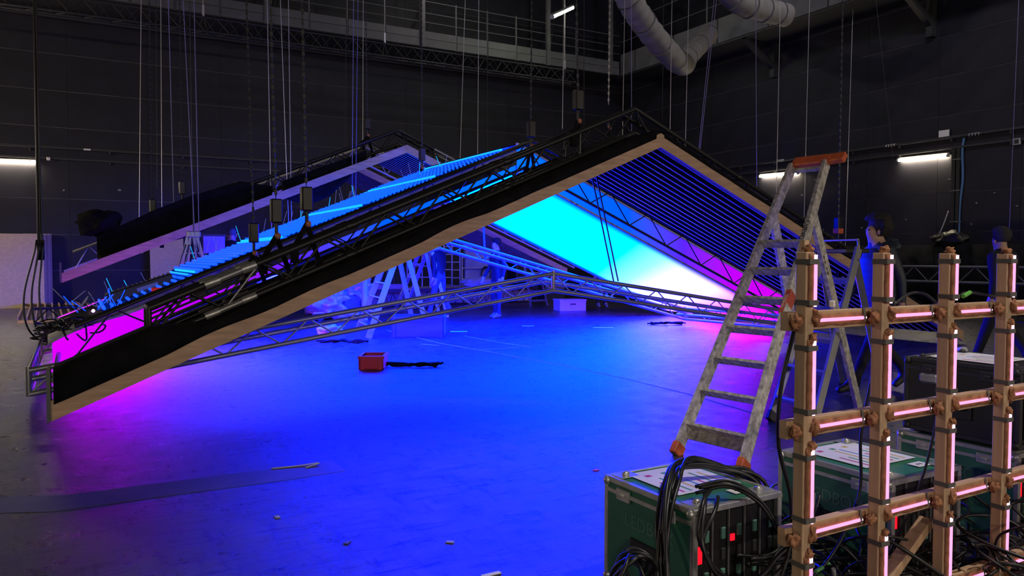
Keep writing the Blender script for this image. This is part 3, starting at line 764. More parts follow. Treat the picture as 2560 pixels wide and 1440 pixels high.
# black cables falling at far left
for i, (x0, x1, off) in enumerate(((84, 93, 0), (90, 98, .4), (88, 102, .8))):
    a, b = hang(x0, 0, x1, 480, 11.7)
    pts = [a, b, on_v(92 + 8 * i, 600, 11.7), on_v(62 + 18 * i, 725, 11.65), on_v(64 + 22 * i, 805, 11.6), on_v(95 + 18 * i, 848, 11.5), on_v(150 + 8 * i, 858, 11.35)]
    o = cable('hanging_cable', pts, .013, M_RUBBER); tag(o, ('left', 'middle', 'right')[i] + ' of three black cables looping down at far left', 'cable', 'cables looping down at left')

# ---------------------------------------------------------------- step ladders
def ladder(label, FL, FR, TL, TR, RL, RR, hinge, treads, m, cap=None, feet=None, rail=(.03, .075), deep_first=False, group='step ladders', rear_rungs=0, tr=(.075, .022)):
    FL, FR, TL, TR, RL, RR = [Vector(x) for x in (FL, FR, TL, TR, RL, RR)]
    t = thing('step_ladder', label, 'ladder', (FL + FR + RL + RR) / 4, group)
    side = (FR - FL).normalized(); dirn = (TL - FL).normalized(); nrm = side.cross(dirn)
    for a, b in ((FL, TL), (FR, TR)):
        rl = bar('rail', a, b, rail[0], rail[1], m, t, nrm)
        if feet: bar('foot', a - (b - a).normalized() * .0, a + (b - a).normalized() * .09, rail[0] + .018, rail[1] + .018, feet, t, nrm, .006)
    HLp, HRp = FL.lerp(TL, hinge), FR.lerp(TR, hinge)
    for a, b in ((RL, HLp), (RR, HRp)):
        bar('rear_leg', a, b, rail[0], rail[1] * .85, m, t, nrm)
        if feet: bar('foot', a, a + (b - a).normalized() * .07, rail[0] + .014, rail[1] + .01, M_BLACK, t, nrm)
    for k, f in enumerate(treads):
        a, b = FL.lerp(TL, f), FR.lerp(TR, f)
        bar('tread', a, b, tr[1], tr[0], m, t, (nrm + Vector((0, 0, .0))))
        if deep_first and k == 0: bar('kick_plate', a + Vector((0, 0, -.05)), b + Vector((0, 0, -.05)), .10, .012, m, t, nrm)
    for k in range(rear_rungs):
        f = (k + 1) / (rear_rungs + 1)
        rod('rear_rung', RL.lerp(HLp, f), RR.lerp(HRp, f), .012, m, t, 6)
    return t, FL, FR, TL, TR, side, dirn, nrm, HLp, HRp
FL, FR = floor_at(1688, 1138), floor_at(1853, 1182)
c_f = (FL + FR) / 2
RLp, RRp = floor_at(2018, 1012), floor_at(2151, 1037)
c_r = (RLp + RRp) / 2
top_c = at_depth(2022, 412, 6.62)
half = (FR - FL) * .5
TL, TR = top_c - half * .58, top_c + half * .58
lad, FL, FR, TL, TR, side, dirn, nrm, HLp, HRp = ladder('tall worn aluminium step ladder with orange top beside the timber lattice', FL, FR, TL, TR, RLp, RRp, .80,
    [.085, .185, .285, .385, .485, .585, .685], M_ALUWORN, None, M_ORANGE, (.034, .088), True, rear_rungs=1)
# orange top guard
ga, gb = TL - dirn * .01, TR - dirn * .01
bar('top_guard', ga + dirn * .05, gb + dirn * .05 + side * .0, .10, .055, M_ORANGE, lad, nrm, .008)
bar('top_guard', gb + dirn * .05, gb + dirn * .06 + side * .16 - nrm * 0, .09, .055, M_ORANGE, lad, nrm, .008)
bar('crossbar', TL - dirn * .06, TR - dirn * .06, .03, .03, M_ALUWORN, lad, nrm)
# tape and sticker on the right rail
q = FR.lerp(TR, .62); bar('blue_tape', q - dirn * .035, q + dirn * .035, .038, .092, mat('blue_gaffer', (.02, .07, .20), .7), lad, nrm)
q = FR.lerp(TR, .475); bar('red_sticker', q - dirn * .11 - nrm * .0, q + dirn * .11, .0365, .0895, mat('red_sticker_print', (.42, .07, .04), .6, noise_scale=60, noise_amt=.5), lad, nrm)
def marking(s, p, size, xd, nd, parent, m):
    xd = Vector(xd).normalized(); nd = Vector(nd); nd = (nd - xd * nd.dot(xd)).normalized(); yd = nd.cross(xd)
    M = Matrix((xd, yd, nd)).transposed().to_4x4(); M.translation = Vector(p)
    return text_mesh('handwriting', s, size, M, m, parent, .0006)
M_INK = mat('black_marker_ink', (.02, .02, .025), .7)
M_STK = mat('sticker_white_print', (.6, .55, .5), .7)
vd = (CAM - FR).normalized()
def rail_face(p, rw, dirn_):     # nudge a point toward the camera off a rail
    return p
nf = -side
sgn = 1 if side.dot(CAM - FR) > 0 else -1
fn = nrm if nrm.dot(CAM - FR) > 0 else -nrm
marking('CUEVO', FR.lerp(TR, .72) + fn * .0455, .062, -dirn, fn, lad, M_INK)
marking('DE CO', RRp.lerp(HRp, .74) + fn * .0385, .062, -(HRp - RRp), fn, lad, M_INK)
marking('H DAVINO', RRp.lerp(HRp, .47) + fn * .0385, .055, -(HRp - RRp), fn, lad, M_INK)
marking('FIMEREL', FR.lerp(TR, .475) + fn * .0455, .036, dirn, fn, lad, M_STK)
# second ladder behind it
f1_, f2_ = floor_at(1925, 1052), floor_at(2030, 1083)
tc_ = at_depth(2103, 622, 7.15); hf = (f2_ - f1_) * .42
r1 = plan(3.55, 8.15); r2 = plan(3.72, 7.62)
lad2, *_r = ladder('short aluminium step ladder with black platform behind the tall one', f1_, f2_, tc_ - hf, tc_ + hf, r1, r2, .93, [.12, .29, .46, .63, .80], M_ALU, None, M_BLACK, (.026, .07))
pc = (tc_); box('platform', pc + Vector((.12, .1, -.02)), (.34, .38, .04), M_BLACK, lad2, .006)
rod('guard_hoop', tc_ - hf, tc_ - hf + Vector((.02, .02, .08)), .012, M_ALU, lad2, 6); rod('guard_hoop', tc_ + hf, tc_ + hf + Vector((.02, .02, .08)), .012, M_ALU, lad2, 6)
rod('guard_hoop', tc_ - hf + Vector((.02, .02, .08)), tc_ + hf + Vector((.02, .02, .08)), .012, M_ALU, lad2, 6)
# the cyan-lit ladders in the middle
def ladder_px(label, fl, fr, tl, tr, rl, rr, topd, m, hinge=.97, treads=(.12, .28, .44, .60, .76), rail=(.03, .075)):
    return ladder(label, floor_at(*fl), floor_at(*fr), at_depth(*tl, topd), at_depth(*tr, topd), floor_at(*rl), floor_at(*rr), hinge, treads, m, None, None, rail)
M_ALUL = mat('light_aluminium', (.32, .32, .33), .5, metal=.25)
ladder_px('large aluminium step ladder lit cyan behind the truss ring', (893, 828), (921, 846), (990, 585), (1010, 588), (1037, 831), (1072, 836), 13.6, M_ALUL, .97, (.1, .24, .38, .52, .66, .8), (.04, .10))
ladder_px('dark violet-lit step ladder farther back behind the cyan ladder', (990, 770), (1012, 775), (1062, 600), (1078, 602), (1098, 790), (1118, 792), 17.5, M_ALUWORN, .97, (.15, .33, .51, .69), (.035, .09))
ladder_px('small silver step ladder beside the perforated panel', (1327, 766), (1369, 764), (1312, 668), (1345, 668), (1340, 740), (1378, 740), 21, M_ALU, .97, (.15, .4, .65, .85), (.03, .07))

# ---------------------------------------------------------------- foreground timber lattice with pink LED tubes
LVp = 1.761; U0 = 2.157; DU = .412
RZs = [1.163, .790, .418, .045]
lat = thing('timber_lattice', 'pine batten lattice carrying pink LED tubes in the right foreground', 'lattice', (U0 + .8, LVp, 0))
PW = .043
for k in range(6):
    top = 1.400 - .001 * k
    span('post', (U0 + k * DU - PW / 2, LVp - PW / 2, 0.0), (U0 + k * DU + PW / 2, LVp + PW / 2, top), M_PINEV, lat, .002)
for j, z in enumerate(RZs):
    ua = U0 - .055 if j < 3 else U0 + .93
    span('rail', (ua, LVp + PW / 2, z - .032), (U0 + 5 * DU + .2, LVp + PW / 2 + .034, z + .032), M_PINE, lat, .002)
for p_, q_ in ((on_v(2318, 1300, LVp + .07), on_v(2205, 1460, LVp + .07)),):
    bar('diagonal_brace', p_, q_, .035, .055, M_PINE, lat, (0, 1, 0), .002)
span('peg', (U0 - .005, LVp + .0, 1.40), (U0 + .018, LVp + .02, 1.44), M_PINEV, lat)
kid = 0
for k in range(5):
    u = U0 + k * DU
    ztop = [1.40] + RZs; 
    spans = [(1.395, 1.215)] + [(RZs[j] - .06, RZs[j + 1] + .055) for j in range(3)]
    for (za, zb) in spans:
        uu = u + .013; vv_ = LVp - PW / 2 - .011
        A = Vector((uu, vv_, za)); B = Vector((uu, vv_, zb))
        rod('led_tube', B + Vector((0, 0, .018)), A - Vector((0, 0, .030)), .0058, M_TUBE, lat, 8)
        rod('led_tip', A - Vector((0, 0, .022)), A - Vector((0, 0, .004)), .0058, M_TUBEW, lat, 8)
        rod('led_tip', B + Vector((0, 0, .0)), B + Vector((0, 0, .008)), .005, M_TUBEW, lat, 8)
        vs = LVp - PW / 2
        bm_z = [za - .028, zb + .014]
        for zz in bm_z:                                   # grey strap round the post and tube
            r_ = .0018
            span('strap', (u - PW / 2 - r_, vs - .018, zz - .009), (u + PW / 2 + r_, vs - .0165, zz + .009), M_STRAP, lat)
            span('strap', (u - PW / 2 - r_ - .001, vs - .018, zz - .009), (u - PW / 2 - r_ + .0005, LVp + PW / 2, zz + .009), M_STRAP, lat)
        cz = (za + zb) / 2
        v = []; f = []                                    # cloth sleeve behind the tube
        for i in range(13):
            z = za - (za - zb) * i / 12
            for j, x in enumerate((-.016, -.004, .010, .020)):
                v.append((u + x + .003 + .004 * noise.noise(Vector((z * 30, k, j))), vs - .002 - (.004 if 0 < j < 3 else 0) - .003 * abs(noise.noise(Vector((z * 22, j, k)))), z))
        for i in range(12):
            for j in range(3):
                a = i * 4 + j; f.append((a, a + 1, a + 5, a + 4))
        o = mesh_obj('cloth_sleeve', v, f, M_BROWN, lat, True); o.modifiers.new('thick', 'SOLIDIFY').thickness = .0015
    for j, z in enumerate(RZs[:3 if k < 2 else 4]):
        if k < 5:
            ua, ub = u + PW / 2 + .018, u + DU - PW / 2 - .055
            vv_ = LVp + PW / 2 - .010
            rod('led_tube', (ua + .012, vv_, z), (ub - .008, vv_, z), .0062, M_TUBE, lat, 8)
            rod('led_tip', (ua - .004, vv_, z), (ua + .006, vv_, z), .0062, M_TUBEW, lat, 8)
            rod('led_tip', (ub, vv_, z), (ub + .008, vv_, z), .0055, M_TUBEW, lat, 8)
            for x in (ua + .009, ub - .004): bar('strap', (x, vv_ - .008, z - .012), (x + .01, vv_ + .006, z + .034), .002, .010, M_STRAP, lat, (1, 0, 0))
            v = []; f = []
            for i in range(17):
                x = ua - .01 + (ub - ua + .05) * i / 16
                for jj, zz in enumerate((-.022, -.008, .008, .022)):
                    v.append((x, LVp + PW / 2 - .001 - .006 * abs(noise.noise(Vector((x * 28, jj * 2, j)))), z + zz * 1.05 + .006 * noise.noise(Vector((x * 17, jj, j + 5)))))
            for i in range(16):
                for jj in range(3):
                    a = i * 4 + jj; f.append((a, a + 1, a + 5, a + 4))
            o = mesh_obj('cloth_sleeve', v, f, M_BROWN, lat, True); o.modifiers.new('thick', 'SOLIDIFY').thickness = .0015
        for (dx, dz_, sz) in ((.028, .012, (.016, .014, .026)), (-.045, -.0, (.020, .014, .022)), (.012, -.055, (.016, .012, .016))):
            kid += 1
            blob('cloth_knot', (u + dx, LVp - PW / 2 - .004 + (.018 if dx < 0 else 0), z + dz_), sz, M_BROWN, lat, .85, 1.7, 3, kid)
    blob('cloth_knot', (u + .008, LVp - .005, 1.405 + .004), (.018, .016, .014), M_BROWN, lat, .85, 1.7, 3, kid + 50)
# cables clipped to the lattice
def lat_cable(label, pts, r=.006):
    o = cable('lattice_cable', pts, r, M_RUBBER); tag(o, label, 'cable', 'black cables on the timber lattice')
lat_cable('pair of black cables drooping beside the leftmost lattice post', [(U0 + .07, LVp + .08, 1.19), (U0 + .08, LVp + .12, 1.08), (U0 + .05, LVp + .14, .9), (U0 + .045, LVp + .14, .7), (U0 + .09, LVp + .12, .5), (U0 + .05, LVp + .1, .3), (U0 - .1, LVp + .1, .05)], .008)
lat_cable('thin black cable drooping behind the second lattice post', [(U0 + DU + .05, LVp + .06, 1.17), (U0 + DU + .12, LVp + .1, 1.0), (U0 + DU + .07, LVp + .12, .7), (U0 + DU + .06, LVp + .12, .45), (U0 + DU - .1, LVp + .15, .2), (U0 + DU - .4, LVp + .2, .06)])
lat_cable('black cable arching over top rail at the third post', [(U0 + 1.4 * DU, LVp + .06, 1.20), (U0 + 1.7 * DU, LVp + .07, 1.24), (U0 + 2.0 * DU, LVp + .07, 1.225), (U0 + 2.2 * DU, LVp + .06, 1.13), (U0 + 2.3 * DU, LVp + .08, .9), (U0 + 2.1 * DU, LVp + .1, .5), (U0 + 1.8 * DU, LVp + .2, .06)])
lat_cable('black cable with green plug lying on the top rail', [(U0 + 2.3 * DU, LVp + .05, 1.205), (U0 + 2.6 * DU, LVp + .06, 1.235), (U0 + 2.9 * DU, LVp + .06, 1.225), (U0 + 3.2 * DU, LVp + .05, 1.21)])
g_ = Vector((U0 + 2.47 * DU, LVp + .045, 1.222)); o = rod('cable_plug', g_, g_ + Vector((.07, .012, .014)), .009, mat('lime_plastic', (.12, .42, .06), .5), None); tag(o, 'small lime green plug on lattice top rail', 'plug')
g_ = Vector((U0 + .52 * DU, LVp + .055, 1.215)); o = box('cable_connector', g_, (.034, .016, .022), M_PAPER, None, .002, Matrix.Rotation(.5, 3, 'Z')); tag(o, 'small white connector on lattice top rail by leftmost post', 'connector')
# ---------------------------------------------------------------- green flight cases and their cables
def flight_case(label, lo, hi, front_open=True, ledbox=True, number=None, paper=True, mbody=None):
    lo, hi = Vector(lo), Vector(hi); mb = mbody or M_GREEN; s = hi - lo
    t = thing('flight_case', label, 'case', ((lo.x + hi.x) / 2, (lo.y + hi.y) / 2, lo.z), 'flight cases')
    e = .024; M_CASEALU = M_DARKSTEEL if mbody else globals()['M_CASEALU']
    span('left_panel', (lo.x + .004, lo.y + e, lo.z + e), (lo.x + .014, hi.y - e, hi.z - e), mb, t)
    span('right_panel', (hi.x - .014, lo.y + e, lo.z + e), (hi.x - .004, hi.y - e, hi.z - e), mb, t)
    span('back_panel', (lo.x + e, hi.y - .014, lo.z + e), (hi.x - e, hi.y - .004, hi.z - e), mb, t)
    span('bottom_panel', (lo.x + e, lo.y + e, lo.z + .004), (hi.x - e, hi.y - e, lo.z + .014), mb, t)
    lid = span('lid_panel', (lo.x + e, lo.y + e, hi.z - .014), (hi.x - e, hi.y - e, hi.z - .004), mb, t)
    for x in (lo.x, hi.x - e):
        for z in (lo.z, hi.z - e): span('edge_profile', (x, lo.y, z), (x + e, hi.y, z + e), M_CASEALU, t, .003)
        for y in (lo.y, hi.y - e): span('edge_profile', (x, y, lo.z + e), (x + e, y + e, hi.z - e), M_CASEALU, t, .003)
    for y in (lo.y, hi.y - e):
        for z in (lo.z, hi.z - e): span('edge_profile', (lo.x + e, y, z), (hi.x - e, y + e, z + e), M_CASEALU, t, .003)
    for x in (lo.x + .07, hi.x - .07):                   # stacking dishes on the lid
        for y in (lo.y + .06, hi.y - .06):
            d = box('corner_dish', (x, y, hi.z + .001), (.095, .075, .004), M_CASEALU, t, .001)
            blob('dish_cone', (x, y, hi.z + .006), (.022, .018, .014), M_CASEALU, d, .05, 2, 1)
    ly = lo.y + s.y * .52
    for y in (lo.y + s.y * .25, lo.y + s.y * .75):       # latches on the left side
        l_ = box('butterfly_latch', (lo.x - .004, y, hi.z - .055), (.010, .085, .05), M_CASEALU, t, .003)
        box('latch_twist', (lo.x - .014, y, hi.z - .055), (.014, .03, .012), M_CASEALU, l_, .002)
    span('lid_seam', (lo.x - .003, lo.y + .01, hi.z - .062), (lo.x + .004, hi.y - .01, hi.z - .046), M_CASEALU, t)
    h_ = box('handle_dish', (lo.x - .001, ly, lo.z + s.z * .40), (.010, .16, .11), M_BLACK, t, .003)
    rod('handle_grip', (lo.x - .014, ly - .05, lo.z + s.z * .40), (lo.x - .014, ly + .05, lo.z + s.z * .40), .010, M_RUBBER, t)
    for y in (lo.y + .02, hi.y - .02):
        for z in (lo.z + .02, hi.z - .02):
            blob('ball_corner', (lo.x + .004, y, z), (.022, .022, .022), M_CASEALU, t, .02, 1, 1)
            blob('ball_corner', (hi.x - .004, y, z), (.022, .022, .022), M_CASEALU, t, .02, 1, 1)
    if ledbox:
        M = Matrix(((0, 0, -1), (-1, 0, 0), (0, 1, 0))).to_4x4(); M.translation = Vector((lo.x + .0028, lo.y + s.y * .47, lo.z + s.z * .66))
        text_mesh('lettering', 'LEDBOX', .078, M, M_GREENDK, t)
    if front_open:
        span('rack_interior', (lo.x + e, lo.y + .05, lo.z + e), (hi.x - e, lo.y + .06, hi.z - e), M_BLACK, t)
        n = 5; wz = (s.x - 2 * e) / n
        for k in range(n):
            x0 = lo.x + e + k * wz
            r_ = span('rack_module', (x0 + .006, lo.y + .02, lo.z + e + .01), (x0 + wz - .006, lo.y + .05, hi.z - e - .01), M_BLACK, t, .002)
            if k: span('module_rail', (x0 - .004, lo.y + .012, lo.z + e), (x0 + .002, lo.y + .02, hi.z - e), M_GREYSTEEL, t)
            for q in range(4):
                z = lo.z + .07 + q * .08
                span('socket', (x0 + wz * .55, lo.y + .012, z), (x0 + wz * .8, lo.y + .022, z + .045), M_GREENDK if q % 2 else M_DARKSTEEL, t, .002)
            if k in (0, 2):
                span('red_display', (x0 + wz * .15, lo.y + .016, lo.z + s.z * .52 + .03 * k), (x0 + wz * .40, lo.y + .0205, lo.z + s.z * .52 + .065 - .02 * k + .03 * k), M_REDLED, t)
    if paper:
        p0 = Vector((lo.x + s.x * .16, lo.y + s.y * .30, hi.z + .0005)); p1 = Vector((hi.x - s.x * .12, hi.y - s.y * .10, hi.z + .002))
        pp = span('paper_sheet', p0, p1, M_PAPER, t)
        cols = [(.5, .05, .2), (.1, .3, .12), (.55, .42, .05), (.1, .25, .5)]
        for i in range(7):
            m_ = mat('chart_ink_%d' % (i % 4), cols[i % 4], .8)
            x = p0.x + (p1.x - p0.x) * (.12 + .12 * i)
            span('chart_bar', (x, p0.y + .02, p1.z), (x + .012, p0.y + (p1.y - p0.y) * random.uniform(.35, .8), p1.z + .0005), m_, pp)
        for i in range(3):
            m_ = mat('chart_ink_%d' % (i % 4), cols[i % 4], .8)
            span('chart_block', (p0.x + .05 + i * .09, p1.y - .08, p1.z), (p0.x + .08 + i * .09, p1.y - .055, p1.z + .0005), m_, pp)
    if number:
        q = span('number_card', (lo.x + s.x * .60, lo.y + s.y * .12, hi.z - .004 + .0045), (lo.x + s.x * .78, lo.y + s.y * .22, hi.z + .002), M_PAPER, t)
        M = Matrix.Rotation(math.pi / 2, 4, 'Z'); M.translation = Vector((lo.x + s.x * .69, lo.y + s.y * .17, hi.z + .0026)); text_mesh('number', number, .05, M, M_INK, t, .0003)
    return t
CZ = .45
c1 = floor_at(1735, 1277, CZ); C1 = (c1.x, c1.y)
flight_case('green LEDBOX flight case nearest camera, draped with black cables', (c1.x, c1.y, 0), (c1.x + .47, c1.y + .55, CZ), number='1')
c2 = floor_at(2232, 1203, CZ)
flight_case('green LEDBOX flight case behind lattice with chart sheet on lid', (c2.x, c2.y, 0), (c2.x + .50, c2.y + .60, CZ), number='2')
c3 = floor_at(2548, 1136, CZ)
flight_case('green LEDBOX flight case under the black rack case', (c3.x, c3.y, 0), (c3.x + .55, c3.y + .62, CZ), paper=False)
bk = flight_case('black rack case with chart sheet stacked on rear green case', (c3.x + .02, c3.y + .01, CZ + .012), (c3.x + .53, c3.y + .60, CZ + .40), False, False, None, True, M_BLACK)
box('side_handle', (c3.x - .0, c3.y + .45, CZ + .30), (.02, .10, .05), M_ALU, bk, .01)
p_ = floor_at(2405, 985, .62); o = box('loose_paper', (p_.x, p_.y, .001), (.3, .21, .002), M_PAPER, None); 
o.matrix_local = Matrix.Translation((c3.x - .16, c3.y + .30, .002)) @ Matrix.Rotation(.4, 4, 'Z'); tag(o, 'loose white paper sheet on floor beside the rear cases', 'paper')

def fan(label, pts, n, r, spread, grp, seed):
    rnd = random.Random(seed)
    for i in range(n):
        off = Vector((rnd.uniform(-1, 1), rnd.uniform(-1, 1), rnd.uniform(-.4, 1))) * spread
        pp = [Vector(p) + off * (1 + .5 * math.sin(j * 1.3 + i)) + Vector((rnd.uniform(-1, 1), rnd.uniform(-1, 1), rnd.uniform(0, 1))) * spread * .5 for j, p in enumerate(pts)]
        o = cable('power_cable', pp, r, M_RUBBER, None, 7); tag(o, label, 'cable', grp)
x, y = c1.x, c1.y
fan('black cable in the loom running over the nearest green case', [(x + .62, y + .15, .10), (x + .55, y + .20, .40), (x + .40, y + .27, .475), (x + .22, y + .30, .50), (x + .07, y + .20, .485), (x - .05, y + .10, .36), (x - .09, y + .05, .20), (x - .14, y - .02, .05)], 9, .0085, .026, 'cable loom over the nearest case', 3)
fan('black cable arching across front of the nearest green case', [(x + .14, y + .06, .46), (x + .05, y - .01, .44), (x - .02, y - .06, .34), (x + .05, y - .09, .22), (x + .22, y - .10, .17), (x + .36, y - .09, .22), (x + .48, y - .10, .28), (x + .66, y - .06, .30)], 3, .0085, .02, 'cables across the front of the nearest case', 5)
fan('black cable looping from lid down over open rack front', [(x + .10, y + .12, .47), (x + .20, y + .05, .50), (x + .30, y - .02, .44), (x + .38, y - .06, .30), (x + .44, y - .10, .16), (x + .5, y - .18, .03)], 3, .007, .02, 'cables hanging over the rack front', 9)
fan('blue-black cable swinging right toward the lattice foot', [(x + .25, y - .05, .20), (x + .45, y - .06, .18), (x + .60, y - .02, .28), (x + .72, y + .02, .38)], 4, .007, .03, 'cables swinging toward the lattice', 11)
for i in range(5):                       # coil at the left of the case
    c = Vector((x - .22 + .01 * i, y + .10, .16 + .012 * i)); rr = .11 - .008 * i
    pts = [c + Vector((rr * math.cos(a_) * .8, .04 * math.sin(a_ * 2 + i), rr * math.sin(a_) * 1.2)) for a_ in [k * math.pi / 6 for k in range(13)]]
    o = cable('cable_coil', pts, .008, M_RUBBER, None, 4); tag(o, 'black cable coil leaning left of nearest green case', 'cable', 'coiled cable left of the nearest case')
def tangle(label, cx, cy, sx, sy, n, h, seed):
    rnd = random.Random(seed); vv, ff = [], []
    for i in range(n):
        c = Vector((cx + rnd.uniform(-sx, sx), cy + rnd.uniform(-sy, sy), 0))
        R1 = rnd.uniform(.07, .20); a0 = rnd.uniform(0, 6.28); turn = rnd.uniform(2.2, 5.5) * rnd.choice((-1, 1)); zt = rnd.random() ** 1.5 * h; tilt = rnd.uniform(-.5, .5)
        pts = [c + Vector((R1 * math.cos(a0 + turn * q / 7) * (1 + .25 * math.sin(q)), R1 * math.sin(a0 + turn * q / 7), max(.012, .012 + zt * (.4 + .6 * math.sin(q * .45)) + tilt * R1 * math.cos(a0 + turn * q / 7)))) for q in range(8)]
        tube_data(spline(pts, 5), rnd.choice([.006, .007, .009]), 5, vv, ff)
    o = mesh_obj('cable_heap', vv, ff, M_RUBBER, None, True, (cx, cy, 0)); tag(o, label, 'cables', None, 'stuff')
tangle('heap of black cables in front of the nearest green case', x + .28, y - .22, .42, .14, 75, .16, 1)
tangle('heap of black cables behind lattice between the green cases', x + .95, y + .12, .30, .35, 70, .24, 2)
tangle('heap of black cables beneath right part of the lattice', x + 1.75, y + .0, .5, .45, 80, .30, 4)
tangle('black cables trailing off left of the nearest green case', x - .22, y + .05, .10, .18, 16, .10, 6)
for i in range(22):                      # small plugs and tags in the heap
    c = Vector((x + .1 + .5 * random.random(), y - .1 - .2 * random.random(), .05 + .16 * random.random()))
    d = Vector((random.uniform(-1, 1), random.uniform(-1, 1), random.uniform(-.3, .6))).normalized()
    if i % 2: o = rod('cable_plug', c, c + d * .045, .008, mat('pale_green_plastic', (.10, .34, .12), .5) if i % 4 == 1 else M_GREYPL, None, 6); tag(o, 'small plug on a cable end before the open rack', 'plug', 'plugs and tags in the cable heap')
    else: o = box('cable_tag', c, (.05, .02, .003), M_PAPER, None, 0, Matrix.Rotation(i, 3, 'Z') @ Matrix.Rotation(.7, 3, 'Y')); tag(o, 'small white tag on a cable before the open rack', 'tag', 'plugs and tags in the cable heap')

# ---------------------------------------------------------------- things on the floor
def floor_strip(label, pts_px, width, m, name='floor_tape', cat='tape', z=.0015):
    P = [floor_at(*p) for p in pts_px]; v = []; f = []
    for i, p in enumerate(P):
        d = (P[min(i + 1, len(P) - 1)] - P[max(i - 1, 0)]).normalized(); n_ = Vector((-d.y, d.x, 0)) * width / 2
        for s in (1, -1): v += [p + n_ * s + Vector((0, 0, z)), p + n_ * s + Vector((0, 0, .0002))]
    for i in range(len(P) - 1):
        a = i * 4; f += [(a, a + 4, a + 6, a + 2), (a, a + 1, a + 5, a + 4), (a + 2, a + 6, a + 7, a + 3)]
    o = mesh_obj(name, v, f, m, None, False, P[len(P) // 2]); tag(o, label, cat, 'tape on the floor'); return o
wA = (floor_at(-40, 1228) - floor_at(-40, 1292)).length
floor_strip('wide grey tape band crossing the floor at lower left', [(-80, 1264), (150, 1258), (420, 1222), (700, 1186), (845, 1164)], .30, M_TAPE)
floor_strip('long thin pale tape line running diagonally under the light box', [(968, 826), (1100, 858), (1250, 884), (1400, 912), (1560, 946), (1720, 985), (1860, 1025), (2000, 1066)], .022, M_WTAPE)
floor_strip('faint pale tape line crossing near the blue crate', [(1160, 840), (1250, 856), (1330, 868)], .02, M_WTAPE)
floor_strip('short pale tape strip lying left of the diagonal line', [(1052, 860), (1100, 864)], .03, M_WTAPE)
floor_strip('short pale tape dash in the middle of floor', [(1195, 875), (1300, 868)], .02, M_WTAPE)
for i, (px, py, w_, l_) in enumerate(((1147, 829, .12, .32), (1320, 815, .05, .25), (1508, 819, .06, .4), (1700, 818, .12, .5))):
    p = floor_at(px, py); o = box('paper_scrap', (p.x, p.y, .002), (l_, w_, .003), M_PAPER, None, 0, Matrix.Rotation(-TH * .9, 3, 'Z')); tag(o, ('pale cyan-lit paper scrap near the blue crate', 'tiny pale scrap in middle of the floor', 'thin pale scrap before the white box', 'pale scrap by the low end of truss ring')[i], 'scrap', 'scraps on the floor')
for i, (px, py) in enumerate(((1228, 1437), (868, 1357), (693, 1293), (1125, 1356), (1490, 1176))):
    p = floor_at(px, py); o = box('debris_flake', (p.x, p.y, .0025), (.09 if i == 0 else .04, .025, .004), (M_PAPER, M_TAPE, M_WTAPE, M_WTAPE, M_RED)[i], None, .001, Matrix.Rotation(i * .8, 3, 'Z')); tag(o, ('torn pale scrap at bottom edge of the picture', 'brownish flake on blue floor', 'pale flake on violet floor', 'pale cyan flake on blue floor', 'tiny red mark beside nearest green case')[i], 'flake', 'debris on the floor')
p = floor_at(765, 1163)
o = cable('white_cable_tie', [p + Vector((-.22, .02, .004)), p + Vector((-.05, -.01, .006)), p + Vector((.08, -.03, .012)), p + Vector((-.02, -.07, .004))], .004, M_WHITEFAB); tag(o, 'bent white cable tie lying on the tape band', 'cable tie')
# red plastic crate
pc = floor_at(938, 921)
def crate(label, name, lo, hi, m, wall=.018, rim=.03):
    lo, hi = Vector(lo), Vector(hi); t = thing(name, label, 'crate', ((lo.x + hi.x) / 2, (lo.y + hi.y) / 2, 0))
    span('bottom', lo, (hi.x, hi.y, lo.z + .02), m, t)
    span('side', (lo.x, lo.y, lo.z), (hi.x, lo.y + wall, hi.z), m, t); span('side', (lo.x, hi.y - wall, lo.z), (hi.x, hi.y, hi.z), m, t)
    span('side', (lo.x, lo.y, lo.z), (lo.x + wall, hi.y, hi.z), m, t); span('side', (hi.x - wall, lo.y, lo.z), (hi.x, hi.y, hi.z), m, t)
    for a, b in (((lo.x - .012, lo.y - .012), (hi.x + .012, lo.y + wall)), ((lo.x - .012, hi.y - wall), (hi.x + .012, hi.y + .012)), ((lo.x - .012, lo.y - .012), (lo.x + wall, hi.y + .012)), ((hi.x - wall, lo.y - .012), (hi.x + .012, hi.y + .012))):
        span('rim', (a[0], a[1], hi.z - rim), (b[0], b[1], hi.z + .004), m, t)
    for (a, b) in ((lo.x + .02, lo.y - .010), (hi.x - .06, lo.y - .010)): span('rib', (a, b, lo.z), (a + .04, b + .012, hi.z - rim), m, t)
    for (a, b) in ((lo.y + .02, lo.x - .010), (hi.y - .06, lo.x - .010)): span('rib', (b, a, lo.z), (b + .012, a + .04, hi.z - rim), m, t)
    span('grip', (lo.x + (hi.x - lo.x) * .3, lo.y - .008, hi.z - .09), (lo.x + (hi.x - lo.x) * .7, lo.y + .004, hi.z - .075), m, t)
    return t
cr = crate('small red plastic crate alone on the blue floor', 'red_crate', (-.15, -.2, .005), (.15, .2, .17), M_RED)
cr.location = (pc.x, pc.y + .05, 0); cr.rotation_euler.z = -.50
b2 = floor_at(1060, 842)
cr = crate('blue-lit open plastic crate behind the large cyan ladder', 'storage_crate', (-.45, -.3, .005), (.45, .3, .36), mat('pale_blue_plastic', (.07, .09, .25), .5)); cr.location = (b2.x, b2.y + .2, 0); cr.rotation_euler.z = -.50
